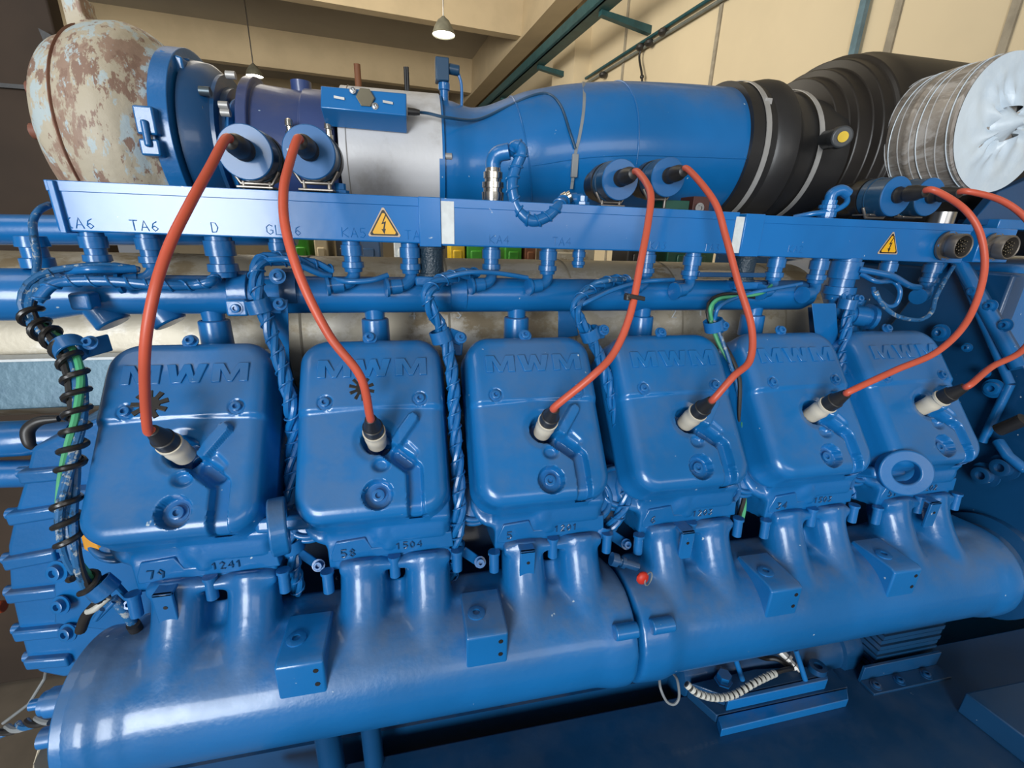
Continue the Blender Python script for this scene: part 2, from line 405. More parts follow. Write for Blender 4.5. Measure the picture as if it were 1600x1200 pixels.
for (u, v, w, h, mt), nm, wh in zip(items, pal, where):
    c = wy(u, v, 3.2); s = 3.85/F/ray(u, v).y
    W_ = w*s/2*.85
    m = MB().box(c.x-W_, c.x+W_, 3.02, 3.35, zb, 1.75)
    m.box(c.x-W_*.6, c.x+W_*.6, 3.0, 3.02, 1.5, 1.6); m.cyl((c.x, 3.2, 1.75), (c.x, 3.2, 1.79), W_*.5, None, 12)
    tag(build(m, nm.replace(' ', '_'), mt, bevel=.01), nm+' behind the gap under the duct, '+wh, 'crate' if 'crate' in nm else 'stored part', None)
# ================================================================== ROCKER COVERS
ORD = ['first', 'second', 'third', 'fourth', 'fifth', 'sixth']
def sst(a, b, x):
    t = max(0., min(1., (x-a)/(b-a))); return t*t*(3-2*t)
def segd(px, py, ax, ay, bx, by):
    dx, dy = bx-ax, by-ay; t = max(0, min(1, ((px-ax)*dx+(py-ay)*dy)/(dx*dx+dy*dy)))
    return math.hypot(px-ax-t*dx, py-ay-t*dy), t
CW, CH, CXo, CSo, CR = .0965, .127, .005, .122, .036
def cov_h(x, s):
    ax, ay = abs(x-CXo), abs(s-CSo)
    qx, qy = ax-(CW-CR), ay-(CH-CR)
    d = CR-math.hypot(max(qx, 0), max(qy, 0)) if (qx > 0 and qy > 0) else min(CW-ax, CH-ay)
    d = max(d, 0); h = 0
    e = min(1, abs(x-.005)/.09)
    h -= (.0022+.0035*e)*sst(.101, .106+.004*e, s)                     # step below the two screws
    h += .0030*e*sst(.110, .135, s)*(1-sst(.14, .18, s))*0
    h -= .006*sst(.05, -.01, s)
    rf = .019
    if d < rf: h -= rf-sqrt(max(0, rf*rf-(rf-d)**2))
    r = math.hypot(x-.010, s-.147)                                       # spark plug well
    h -= .004*(1-sst(.020, .032, r)); h -= .034*(1-sst(.0165, .0205, r))
    g1, _ = segd(x, s, .020, .158, .058, .190); g2, _ = segd(x, s, .058, .190, .0585, .275)   # drain channel
    g = min(g1, g2); h -= .0135*(1-sst(.0080, .0112, g))
    g, t = segd(x, s, .038, .168, .050, .178); h -= .008*(1-sst(.006, .012, g))
    g, t = segd(x, s, .058, .122, .036, .152)                            # raised lever tab
    h += (.0115-.003*t)*(1-sst(.0062, .0090, g))
    g, t = segd(x, s, .049, .158, .058, .168); h -= .003*(1-sst(.003, .008, g))
    r = math.hypot((x-.016)/1.25, s-.181); h -= .008*(1-sst(.005, .011, r))     # small dimple
    r = math.hypot(x-.0115, s-.219)                                      # lower screw pocket
    floor_ = -.0165
    w = 1-sst(.0165, .0195, r)
    h = h*(1-w)+min(h, floor_)*w if r < .02 else h
    for (sx, ss) in ((-.055, .094), (.0685, .094)):
        r = math.hypot(x-sx, s-ss); h -= .0030*(1-sst(.0088, .0100, r))
    return h
def cluster(t): return .62*t+.38*sin(pi/2*t)
def cover_mesh():
    NX, NS = 118, 150; vs = []; fs = []
    def P(x, s, h): return FA+V(1, 0, 0)*x+FT*s+FN*h
    for j in range(NS+1):
        ss = cluster(-1+2*j/NS)*CH
        q = abs(ss)-(CH-CR); hw = CW if q <= 0 else CW-CR+sqrt(max(0, CR*CR-q*q))
        for i in range(NX+1):
            x = CXo+cluster(-1+2*i/NX)*hw; s = CSo+ss
            vs.append(P(x, s, cov_h(x, s)))
    idx = lambda i, j: j*(NX+1)+i
    for j in range(NS):
        for i in range(NX): fs.append((idx(i, j), idx(i, j+1), idx(i+1, j+1), idx(i+1, j)))
    loop = [idx(i, 0) for i in range(NX)]+[idx(NX, j) for j in range(NS)]+[idx(i, NS) for i in range(NX, 0, -1)]+[idx(0, j) for j in range(NS, 0, -1)]
    prev = loop; c0 = P(CXo, CSo, 0)
    for (dh, grow) in ((-.030, 1.012), (-.052, 1.020), (-.056, 1.045), (-.064, 1.05), (-.068, 1.035), (-.068, .97)):
        cur = []
        for v in loop:
            p = vs[v]; x = p.x-CXo; s = (p-FA).dot(FT)-CSo
            cur.append(len(vs)); vs.append(P(CXo+x*grow, CSo+s*(grow if s > 0 else 1+(grow-1)*.5), dh))
        n = len(loop)
        for k in range(n): fs.append((prev[k], cur[k], cur[(k+1) % n], prev[(k+1) % n]))
        prev = cur
    m = MB(); m.v = vs; m.f = fs; return m
def FP(x, s, h=0): return FA+V(1, 0, 0)*x+FT*s+FN*h
G_COV = 'valve rocker covers in a row'
cov = thing('rocker_cover', '', 'engine cover', (0, 0, 1.6), G_COV)
build(cover_mesh(), 'cover_shell', BLUE, cov, angle=60)
# raised letters M W M
def letter(mb, poly, x0, w, s0, hgt, hh):
    pts = [FP(x0+a*w, s0+(1-b)*hgt, -.001) for a, b in poly]; n = len(pts)
    mb.add(pts+[FP(x0+.5*w+(a-.5)*w*.97, s0+(1-(.5+(b-.5)*.95))*hgt, hh) for a, b in poly],
           [tuple(range(n, 2*n))]+[(i, (i+1) % n, n+(i+1) % n, n+i) for i in range(n)])
Mp = [(0, 0), (.0, 1), (.30, 1), (.5, .38), (.70, 1), (1, 1), (1, 0), (.76, 0), (.76, .62), (.57, 0), (.43, 0), (.24, .62), (.24, 0)]
Wp = [(.0, 1), (.16, 0), (.40, 0), (.5, .48), (.60, 0), (.84, 0), (1, 1), (.78, 1), (.70, .38), (.58, 1), (.42, 1), (.30, .38), (.22, 1)]
lt = MB(); letter(lt, Mp, -.066, .044, .033, .027, .0022); letter(lt, Wp, -.017, .048, .033, .027, .0022); letter(lt, Mp, .036, .044, .033, .027, .0022)
o = build(lt, 'raised_lettering', BLUE, cov, bevel=.0007); 
for (x, s, h, r) in ((-.055, .094, -.0022, .0062), (.0685, .094, -.0022, .0062), (.0115, .219, -.0165, .0078)):
    m = MB(); m.hexbolt(FP(x, s, h-.001), FN, r, .0065); build(m, 'cover_screw', GLAND, cov)
m = MB(); m.hexbolt(FP(.0015, -.0035, -.010), FN, .0066, .007); build(m, 'cover_screw', GLAND, cov)
COVERS = [cov]
for k in range(1, 6): COVERS.append(dup(cov, (PITCH*k, 0, 0), ''))
for k, o in enumerate(COVERS):
    o['label'] = ('blue lettered rocker cover, %s of six from left' % ORD[k]) + [', beside the black wrapped harness', '', ', its plug lead leaning right', '', ', left of the lifting eye at right', ', nearest the dark right end'][k]

# ================================================================== CYLINDER HEADS
def skin(a): pass
def head_mesh():
    m = MB()
    # main casting under the cover
    def q(x, s, h): return FP(x, s, h)
    m.hexa([q(-.078, -.0, -.25), q(.090, -.0, -.25), q(.090, .20, -.25), q(-.078, .20, -.25), q(-.084, 0, -.060), q(.094, 0, -.060), q(.094, .222, -.060), q(-.084, .222, -.060)])
    # exhaust side face, leaning out under the cover
    poly = [(-.075, 1.42), (-.118, 1.372), (-.108, 1.352), (-.112, 1.338), (-.112, 1.300), (-.02, 1.275), (.10, 1.36), (.05, 1.45)]
    m.prism([V(-.062, y, z) for y, z in poly], (.166, 0, 0))
    # rounded corner bosses with ring lips
    for x, sc in ((-.058, 1), (.085, .9)):
        m.lathe(FP(x, .234, -.146), FN, [(0, .024*sc), (.03, .028*sc), (.034, .031*sc), (.050, .031*sc), (.054, .037*sc), (.066, .037*sc), (.070, .031*sc)], 28)
        m.ball(FP(x, .210, -.140), .029*sc, .029*sc, .034*sc)
    m.ball(V(.012, -.100, 1.350), .020, .018, .026); m.cyl((.020, -.108, 1.325), (.016, -.100, 1.37), .010, .014)
    m.obox((.060, -.104, 1.350), (.036, 0, 0), (0, -.012, 0), (0, 0, .010))
    return m
G_HD = 'cylinder heads under the rocker covers'
NUM = [('79', '1241'), ('58', '1504'), ('5', '1201'), ('6', '1203'), ('34', '1503'), ('51', '1202')]
HEADS = []
hm = None
for k in range(6):
    t = thing('cylinder_head', 'blue cast cylinder head under the %s rocker cover from the left' % ORD[k], 'cylinder head', (0, 0, 1.3), G_HD)
    if k == 0:
        hm = build(head_mesh(), 'head_casting', BLUE2, t, remesh=.0036, smooth=5)
        fl = MB()    # exhaust flange with stamped numbers and bolts below
        fl.prism([V(-.058, -.1135, 1.325), V(-.05, -.1135, 1.345), V(-.012, -.1135, 1.348), V(-.004, -.1135, 1.330), V(.024, -.1135, 1.330), V(.03, -.1135, 1.342), V(.105, -.1135, 1.344), V(.108, -.1135, 1.318), V(-.058, -.1135, 1.314)], (0, .03, 0))
        fo = build(fl, 'stamped_plate', BLUE2, t, bevel=.0015)
        bos = []
        for px_, rr_ in ((wf(182, 832, -.085), .029), (wf(694, 800, -.085)-V(PITCH, 0, 0), .029)):
            mm = MB().torus(px_, FN, rr_, .0042, 36, 10).torus(px_-FN*.011, FN, rr_*1.16, .0040, 36, 10)
            mm.lathe(px_-FN*.05, FN, [(0, rr_*.9), (.03, rr_*1.06), (.048, rr_*.98), (.052, rr_*.8)], 32)
            bos.append(build(mm, 'seal_boss', BLUE2, t, angle=50))
        for x, z0 in ((.025, 1.318), (-.064, 1.305), (.112, 1.315)):
            bos.append(build(MB().lathe((x, -.118, z0), (0, -.1, -1), [(0, .0088), (.004, .0088), (.005, .0072), (.032, .0072), (.033, .006)], 18), 'flange_bolt', GLAND, t))
    else:
        for src in [hm, fo]+bos:
            c = src.copy(); COL.objects.link(c); c.parent = t
    n1, n2 = NUM[k]
    tm = MB(); text(tm, n1, (-.045, -.1145, 1.321), V(1, 0, 0), V(0, 0, 1), .012, .0011); text(tm, n2, (.028, -.1145, 1.325), V(1, 0, 0), V(0, 0, 1), .010, .0010)
    build(tm, 'stamped_number', DKBLUE, t)
    t.location.x += PITCH*k
    HEADS.append(t)
# split grouped bolts into single parts
# ================================================================== EXHAUST MANIFOLD
MY, MZ, MR = -.136, 1.156, .083
def manifold(x0, x1, ks, lend, rend):
    m = MB()
    m.lathe((x0, MY, MZ), (1, 0, 0), [(0, MR), (x1-x0, MR)], 48)
    # flat flange rail along the top rear
    m.box(x0+.02, x1-.01, MY+.0, MY+.055, MZ+.058, MZ+.088)
    for k in ks:
        for dx in (-.018, .070):
            X = PITCH*k+dx
            pts = spline([V(X, -.096, 1.312), V(X, -.108, 1.275), V(X, -.134, 1.232), V(X, -.166, 1.194), V(X, -.176, 1.150)], 5)
            m.tube(pts, [.0325+.0040*(i/len(pts))**2 for i in range(len(pts))], 24)
        m.box(PITCH*k-.050, PITCH*k+.104, -.125, -.07, 1.298, 1.312)
        # web between the two runners
        m.prism([V(PITCH*k-.02, -.10, 1.27), V(PITCH*k-.02, -.160, 1.185), V(PITCH*k-.02, -.10, 1.18)], (.09, 0, 0))
    if lend: m.lathe((x0-.012, MY, MZ), (1, 0, 0), [(0, MR+.006), (.03, MR+.008), (.034, MR+.004), (.06, MR+.002)], 48)
    else: m.lathe((x0, MY, MZ), (1, 0, 0), [(0, MR+.004), (.045, MR+.006), (.07, MR)], 48)
    if rend: m.lathe((x1-.05, MY, MZ), (1, 0, 0), [(0, MR+.001), (.02, MR+.005), (.05, MR+.005)], 48)
    return m
G_MAN = 'exhaust manifold sections'
t1 = thing('exhaust_manifold', 'left section of the big blue exhaust manifold, below the first three rocker covers', 'exhaust manifold', (.2, MY, MZ), G_MAN)
build(manifold(-.104, .594, (0, 1, 2), True, True), 'manifold_casting', BLUE2, t1, remesh=.0042, smooth=14)
t2 = thing('exhaust_manifold', 'right section of the big blue exhaust manifold, below the last three rocker covers', 'exhaust manifold', (1.0, MY, MZ), G_MAN)
build(manifold(.598, 1.335, (3, 4, 5), False, True), 'manifold_casting', BLUE2, t2, remesh=.0042, smooth=14)
for t, x0 in ((t1, .115), (t1, .345), (t2, .805), (t2, 1.035)):
    m = MB().prism([V(x0, -.208, 1.190), V(x0, -.208, 1.246), V(x0, -.200, 1.250), V(x0, -.13, 1.250), V(x0, -.11, 1.19)], (.056, 0, 0))
    build(m, 'mounting_pad', BLUE, t, bevel=.003, seg=3)
    m = MB()
    m.lathe((x0+.018, -.172, 1.249), (0, 0, 1), [(0, .012), (.003, .012), (.004, .009), (.004, .005), (-.003, .0045)], 20, False)
    build(m, 'pad_plug', GLAND, t)
    for z in (1.212, 1.234): build(MB().cyl((x0+.046, -.2086, z), (x0+.046, -.20, z), .0032, None, 12), 'threaded_hole', INK, t, flat=True)
for t, x0 in ((t1, .555), (t2, .612)):
    build(MB().cyl((x0, MY-.070, MZ+.058), (x0+.035, MY-.070, MZ+.058), .011), 'joint_boss', BLUE, t, bevel=.002)
build(MB().lathe((-.122, MY, MZ), (1, 0, 0), [(0, MR+.003), (.002, MR+.006), (.015, MR+.006), (.017, MR+.002)], 64), 'end_flange', BLUE, t1, bevel=.001)
# bracket tabs hanging on the flange of several heads
for k, dx in ((0, -.03), (2, -.03), (3, -.005), (5, .02)):
    x = PITCH*k+dx
    m = MB().box(x, x+.022, -.142, -.137, 1.268, 1.318); m.box(x, x+.022, -.142, -.112, 1.314, 1.318)
    o = build(m, 'mounting_tab', BLUE, t1 if k < 3 else t2, bevel=.0012)
    build(MB().cyl((x+.012, -.1426, 1.298), (x+.012, -.140, 1.298), .0025, None, 12), 'tab_hole', INK, t1 if k < 3 else t2, flat=True)
# left end boss, thermocouple and its bolts
p = wy(112, 1092, -.175)
build(MB().lathe(p+V(.035, 0, 0), (-1, 0, 0), [(0, .016), (.055, .016), (.056, .013), (.062, .013), (.063, .006), (.075, .006)], 20), 'sensor_boss', BLUE, t1)
p = wy(85, 1150, -.19); build(MB().cyl(p+V(.02, 0, -.0), p+V(-.012, 0, 0), .011), 'end_bolt', BLUE, t1)
# ================================================================== SPARK PLUG CONNECTORS AND LEADS
D = V(0, -.66, .75).normalized()
LEADS = [
    ([(226, 560, -.17), (238, 470, -.17), (262, 390, -.15), (296, 320, -.12), (328, 262, -.08)], (383, 238, .028, .032)),
    ([(563, 588, -.15), (515, 525, -.15), (472, 440, -.14), (447, 360, -.12), (443, 300, -.09), (452, 256, -.06)], (483, 238, .028, .032)),
    ([(925, 588, -.15), (960, 550, -.14), (985, 490, -.12), (1001, 410, -.09), (1013, 345, -.06), (1016, 300, -.03)], (969, 281, .09, .031)),
    ([(1146, 588, -.14), (1172, 562, -.13), (1174, 510, -.11), (1153, 440, -.08), (1134, 370, -.05), (1116, 315, -.02)], (1044, 277, .12, .0315)),
    ([(1400, 578, -.13), (1465, 549, -.12), (1512, 500, -.10), (1537, 430, -.08), (1533, 370, -.06), (1508, 328, -.04)], (1400, 307, .03, .032)),
    ([(1550, 573, -.12), (1600, 545, -.11), (1640, 480, -.09), (1640, 410, -.07), (1610, 350, -.05), (1568, 315, -.03)], (1452, 308, .05, .032))]
lead_lab = ['orange red ignition lead curving from the first plug, far left, up to its coil', 'orange red ignition lead of the second cover, with small star clip, bowing left then right',
            'orange red ignition lead of the third cover carrying a small black clip half way', 'orange red ignition lead of the fourth cover, arching down from the right-hand middle coil',
            'longest orange red ignition lead, bowing out across the fifth and sixth covers', 'orange red ignition lead of the sixth cover, leaving the picture at the right edge']
coil_lab = ['round blue ignition coil nearest the turbocharger, leftmost of all', 'round blue ignition coil standing before the silver housing, second from the left',
            'blue ignition coil, left one of the middle pair above the duct', 'blue ignition coil, right one of the middle pair above the duct',
            'large blue ignition coil, left one of the pair below the white wrapped roll', 'blue ignition coil, right one of the pair below the white wrapped roll']
for k in range(6):
    Bs = FP(PITCH*k+.010, .147, 0)
    t = thing('spark_plug_connector', 'ivory plug connector with black boot in the well of the %s cover from the left' % ORD[k], 'plug connector', Bs, 'spark plug connectors')
    build(MB().lathe(Bs-D*.016, D, [(0, .0125), (.014, .0130), (.022, .0138), (.026, .0128), (.030, .0118), (.034, .0118), (.036, .0142), (.040, .0142), (.041, .0115), (.046, .011)], 24), 'ivory_sleeve', CERAM, t)
    build(MB().lathe(Bs+D*.0245, D, [(0, .0128), (.014, .0125), (.0150, .0112), (.030, .0080), (.036, .0068), (.037, .005)], 24), 'rubber_boot', BLACK, t)
    pth, (cu, cv, cy, cr) = LEADS[k]
    cc = wy(cu, cv, cy)
    tip = Bs+D*.0585
    btip = V(cc.x, cy-.048, cc.z)+V(0, 0, .004)
    pts = spline([tip, tip+D*.012]+[wy(*q) for q in pth]+[btip+V(0, -.012, .001), btip+V(0, .01, 0)], 10)
    t = tag(build(MB().tube(pts, .0049, 12), 'ignition_lead', RED), lead_lab[k], 'ignition lead', 'red ignition leads')
    # coil
    t = thing('ignition_coil', coil_lab[k], 'ignition coil', (cc.x, cc.y, cc.z-.04), 'ignition coils above the duct')
    build(MB().lathe(cc+V(0, .0005, 0), (0, 1, 0), [(0, cr), (.045, cr)], 40), 'coil_sleeve', COILB, t, bevel=.0015)
    build(MB().lathe(cc, (0, -1, 0), [(0, cr+.0002), (.0015, cr-.001)], 40), 'end_face', BRIGHT, t)
    build(MB().lathe(cc+V(0, .046, 0), (0, 1, 0), [(0, cr+.0015), (.018, cr+.0015), (.020, cr-.004), (.05, cr-.004)], 40), 'black_body', BLKP, t)
    build(MB().lathe(cc+V(0, .030, 0), (0, 1, 0), [(0, cr+.0008), (.001, cr+.0012), (.002, cr+.0008)], 40), 'seam_ring', COILB, t)
    build(MB().lathe(cc+V(0, -.0015, .002), (0, -1, .05), [(0, .0130), (.004, .0135), (.008, .0110), (.016, .0110), (.018, .0130), (.032, .0122), (.036, .0105), (.046, .0085), (.048, .005)], 24), 'lead_boot', BLACK, t)
    # strap bracket down to the duct
    m = MB(); m.tube([cc+V(-cr*.9, .03, -cr*.55), cc+V(-cr*.6, .03, -cr*1.05), cc+V(cr*.6, .03, -cr*1.05), cc+V(cr*.9, .03, -cr*.55)], .0028, 8)
    zt = 1.792
    m.box(cc.x-cr*.7, cc.x+cr*.7, cc.y+.018, max(cc.y+.036, .085), zt+.001, zt+.004)
    for sx in (-.5, .5): m.cyl((cc.x+cr*sx, cc.y+.03, zt), (cc.x+cr*sx, cc.y+.03, max(zt+.004, cc.z-cr*.95)), .003, None, 10)
    build(m, 'strap_bracket', DULL, t, bevel=.001)
# star shaped clips
def star(c, d, r0, r1, n, th=.0022):
    x, y, z = frame(d); c = Vector(c); m = MB()
    pts = []
    for i in range(n):
        a0 = 2*pi*i/n
        for da, r in ((0, r0), (.12, r1), (.44, r1*.99), (.5, r0)): 
            a = a0+da*2*pi/n*1.4; pts.append(c+(x*cos(a)+y*sin(a))*r)
    return m.prism(pts, z*th)
tag(build(star(FP(.0, .105, .052), D+V(.1, -.2, .2), .010, .0185, 9), 'star_clip', BLACK, bevel=.0004), 'toothed black rubber star clip on the first ignition lead', 'clip', 'star clips')
tag(build(star(FP(PITCH-.002, .094, .048), V(.3, -.9, .5), .0075, .0155, 10), 'star_clip', BLACK, bevel=.0004), 'toothed black rubber star clip on the second ignition lead', 'clip', 'star clips')
c = wy(992, 464, -.112); tag(build(MB().obox(c, (.012, 0, -.002), (0, .006, 0), (0, 0, .0028)).lathe(c-V(.010, 0, 0), (0, 0, 1), [(-.004, .005), (.004, .005)], 12), 'lead_clip', BLACK, bevel=.001), 'small black clip on the third ignition lead in front of the coolant pipe', 'clip')
# ================================================================== CABLE DUCT
DY0, DY1 = .045, .105
def duct_piece(u0, t0, b0, u1, t1_, b1, name, lab, y0=DY0, y1=DY1):
    A, B, C, Dd = wy(u0, b0, y0), wy(u1, b1, y0), wy(u1, t1_, y0), wy(u0, t0, y0)
    B.x = C.x = (B.x+C.x)/2; A.x = Dd.x = (A.x+Dd.x)/2
    e = V(0, y1-y0, 0)
    t = thing(name, lab, 'cable duct', (A+B)/2, 'sections of the long cable duct')
    m = MB().hexa([A, B, B+e, A+e, Dd, C, C+e, Dd+e])
    build(m, 'duct_body', DUCTM, t, bevel=.0022, seg=3)
    # folded lid: thin overlapping strip along the top
    s = .011
    A2 = Dd-V(0, 0, s); B2 = C-V(0, 0, s); o = V(0, -.0013, 0)
    m = MB().hexa([A2+o, B2+o, B2+e, A2+e, Dd+o+V(0, 0, .0015), C+o+V(0, 0, .0015), C+e+V(0, 0, .0015), Dd+e+V(0, 0, .0015)])
    build(m, 'duct_lid', DUCTM, t, bevel=.0008)
    return t, A, B, C, Dd
d1, A1, B1, C1, D1 = duct_piece(80, 283, 361, 662, 310, 381, 'cable_duct', 'left section of the blue cable duct, lettered KA6, TA6, D and KA5')
d2, A2, B2, C2, D2 = duct_piece(688, 311, 384, 1150, 333, 397, 'cable_duct', 'middle section of the blue cable duct, lettered KA4, TA4 and KA3')
d3, A3, B3, C3, D3 = duct_piece(1178, 337, 400, 1512, 352, 412, 'cable_duct', 'right section of the blue cable duct with round sockets and a warning sign')
def cover_strip(parent, u0, u1, t, b, y=DY0-.004):
    p, q = wy(u0, b, y), wy(u1, b, y); r = wy(u0, t, y)
    build(MB().box(p.x, q.x, y, DY1+.002, q.z, r.z), 'joint_sleeve', DUCTM, parent, bevel=.001)
cover_strip(d2, 656, 690, 307, 386); cover_strip(d3, 1155, 1184, 333, 401)
p = wy(71, 281, DY0-.006); q = wy(85, 364, DY0-.006)
build(MB().box(p.x, p.x+.007, DY0-.006, DY1+.002, q.z, p.z), 'end_flange', DUCTM, d1, bevel=.001)
for par, u0, u1, t, b in ((d2, 690, 710, 314, 382), (d3, 1141, 1154, 338, 396)):
    p, q, r = wy(u0, b, DY0-.0018), wy(u1, b, DY0-.0018), wy(u0, t, DY0-.0018)
    build(MB().box(p.x, q.x, DY0-.0018, DY0-.0008, p.z+.001, r.z), 'white_sticker', CREAM, d2, flat=True)
LT = [(d1, 'KA6', 97, 357), (d1, 'TA6', 200, 361), (d1, 'D', 327, 364), (d1, 'GL 6', 412, 367), (d1, 'KA5', 530, 371), (d1, 'TA', 628, 375),
      (d2, 'KA4', 760, 381), (d2, 'TA4', 858, 384), (d2, 'KA3', 1010, 390), (d2, 'TA3', 1094, 393), (d3, 'KA2', 1226, 395)]
for k, (par, s, u, v) in enumerate(LT):
    p = wy(u+5, v-1, DY0-.0001); h = .0125 if k < 6 else .0115
    r = .00065 if k < 6 else .0005
    build(text(MB(), s, p, V(1, 0, -.012), V(0, 0, 1), h, r), 'raised_lettering', DUCTM if k < 6 else GLAND, par)
def warning(par, cu, cv, w):
    c = wy(cu, cv, DY0-.0012); h = w*.87
    def tri(sc, y, cut=.0):
        r = h*sc; cc = V(c.x, y, c.z)
        hw = w*sc/2; pts = []
        base = [(-hw, -r/3), (hw, -r/3), (0, 2*r/3)]
        for i in range(3):
            a = Vector(base[i]); b1_ = Vector(base[i-1]); b2_ = Vector(base[(i+1) % 3])
            k = w*.07
            pts += [cc+V((a+(b1_-a).normalized()*k).x, 0, (a+(b1_-a).normalized()*k).y), cc+V((a+(b2_-a).normalized()*k).x, 0, (a+(b2_-a).normalized()*k).y)]
        return pts
    s = build(MB().prism(tri(1.22, c.y), (0, .0008, 0)), 'warning_sticker', plain('sticker_edge', (.62, .48, .36), .5), par, flat=True)
    for sc, y, mt, nm in ((1.08, c.y-.0003, INK, 'black_border'), (.90, c.y-.0006, YELLOW, 'yellow_field')):
        build(MB().prism(tri(sc, y), (0, .0005, 0)), nm, mt, s, flat=True)
    bolt = [(.10, .56), (-.10, .12), (.01, .15), (-.04, -.08), (-.11, -.07), (.0, -.27), (.07, -.06), (.02, -.07), (.09, .24), (-.02, .20), (.13, .52)]
    build(MB().prism([V(c.x+a*h, c.y-.0010, c.z+b*h-.03*h) for a, b in bolt], (0, .0005, 0)), 'lightning_symbol', INK, s, flat=True)
warning(d1, 600, 354, .0385); warning(d3, 1390, 385, .0385)
# glands under the duct --------------------------------------------------
def gland(par, u, v, kind, sc=1.0, name='cable_gland'):
    """screwed fitting below the duct; kind: 's' straight, 'l' elbow to the left, 'r' elbow to the right"""
    p = wy(u, v, .064); g = MB(); s = sc*1.05
    g.lathe(p+V(0, 0, .004), (0, 0, -1), [(0, .0125*s), (.006, .0125*s), (.0065, .0145*s), (.020*s, .0145*s), (.0205*s, .0115*s), (.028*s, .0115*s), (.0285*s, .0145*s), (.036*s, .015*s), (.037*s, .0125*s), (.042*s, .012*s)], 14)
    if kind != 's':
        q = p+V(0, 0, -.036*s); sg = -1 if kind == 'l' else 1
        pts = spline([q, q+V(0, -.003, -.008*s), q+V(sg*.006*s, -.008, -.0155*s), q+V(sg*.018*s, -.013, -.019*s)], 5)
        g.tube(pts, .0085*s, 14)
        e = pts[-1]; d = V(sg, -.25, -.08)
        g.lathe(e, d, [(-.004, .0105*s), (.010*s, .0108*s), (.0105*s, .0095*s), (.014*s, .0095*s), (.0142*s, .0135*s), (.018*s, .0138*s), (.0185*s, .010*s)], 14)
        end = e+d.normalized()*.018*s
    else: end = p+V(0, 0, -.042*s)
    o = build(g, name, GLAND, par, angle=32); return end
ends = {}
for key, par, u, v, kd, sc in (('ka6', d1, 143, 366, 's', 1.0), ('ta6', d1, 230, 369, 'l', 1.0), ('d', d1, 341, 373, 's', 1.25), ('gl', d1, 433, 376, 's', .8), ('ka5', d1, 549, 380, 'l', 1.0),
                               ('ta5', d1, 640, 384, 'l', 1.0), ('ka4', d2, 768, 387, 'l', .95), ('ta4', d2, 857, 390, 'l', .95), ('x', d2, 905, 391, 's', .7), ('ka3', d2, 1012, 395, 'l', .95), ('ta3', d2, 1083, 398, 'l', 1.0),
                               ('ka2', d3, 1215, 402, 'l', 1.0), ('ta2', d3, 1282, 405, 'l', 1.05), ('big', d3, 1324, 406, 'r', 1.75), ('s1', d3, 1390, 409, 's', 1.0), ('last', d3, 1460, 411, 'l', 1.05)):
    ends[key] = gland(par, u, v, kd, sc)
# rubber mounts joining the duct to the pipe
for u, v, lab in ((674, 384, 'ribbed dark rubber buffer under the duct joint, between TA and KA4'), (1166, 399, 'ribbed dark rubber buffer under the right-hand duct joint')):
    p = wy(u, v, .072)
    t = thing('rubber_buffer', lab, 'buffer', p-V(0, 0, .05), 'rubber buffers under the duct')
    build(MB().lathe(p, (0, 0, -1), [(0, .021), (.004, .021), (.0045, .0185), (.013, .0180), (.022, .0175), (.031, .018), (.040, .0185), (.0405, .021), (.044, .021)], 28), 'ribbed_sleeve', plain('buffer_dark', (.02, .045, .07), .35, bmp=.9, bscale=300), t)
    build(MB().box(p.x-.026, p.x+.030, p.y-.02, p.y+.02, p.z-.058, p.z-.044), 'foot_plate', GLAND, t, bevel=.003)
    build(MB().lathe(p+V(0, -.012, .0), (0, 0, 1), [(0, .006), (.006, .006), (.007, .003), (.016, .003)], 8), 'stud_nut', GLAND, t)
# pin sockets
for u, v, lab in ((1478, 384, 'mating socket'), (1550, 386, 'socket')):
    c = wy(u, v, DY0-.002)
    if u < 1500: par = d3
    else:
        bx = thing('junction_box', 'small blue box with a round pin socket at the right end of the duct', 'junction box', (c.x, DY0, c.z-.03))
        p0 = wy(1518, 408, DY0); p1 = wy(1592, 358, DY0)
        build(MB().box(p0.x+.004, p1.x, DY0, DY1, p0.z-.002, p1.z), 'box_body', DUCTM, bx, bevel=.002); par = bx
    s = build(MB().lathe(c, (0, -1, 0), [(0, .026), (.004, .026), (.005, .0195), (.012, .0195), (.014, .0220), (.028, .0220), (.030, .0205), (.029, .0185), (.010, .018)], 32, False), 'pin_socket', DULL, par)
    build(MB().lathe(c+V(0, -.010, 0), (0, -1, 0), [(0, .018), (.001, .018)], 28), 'socket_insert', INK, s, flat=True)
    m = MB()
    for i in range(19):
        a = i*2.4; rr = .0032*sqrt(i); m.cyl(c+V(rr*cos(a), -.011, rr*sin(a)), c+V(rr*cos(a), -.026, rr*sin(a)), .0009, None, 6)
    o = build(m, 'contact_pins', NICKEL, s); 
    m = MB(); x, z = .026, .026
    m.prism([c+V(-x, -.0005, 0), c+V(-x*.2, -.0005, z), c+V(x*.2, -.0005, z), c+V(x, -.0005, 0), c+V(x*.2, -.0005, -z), c+V(-x*.2, -.0005, -z)], (0, -.004, 0))
    build(m, 'socket_flange', DUCTM, par, bevel=.001)
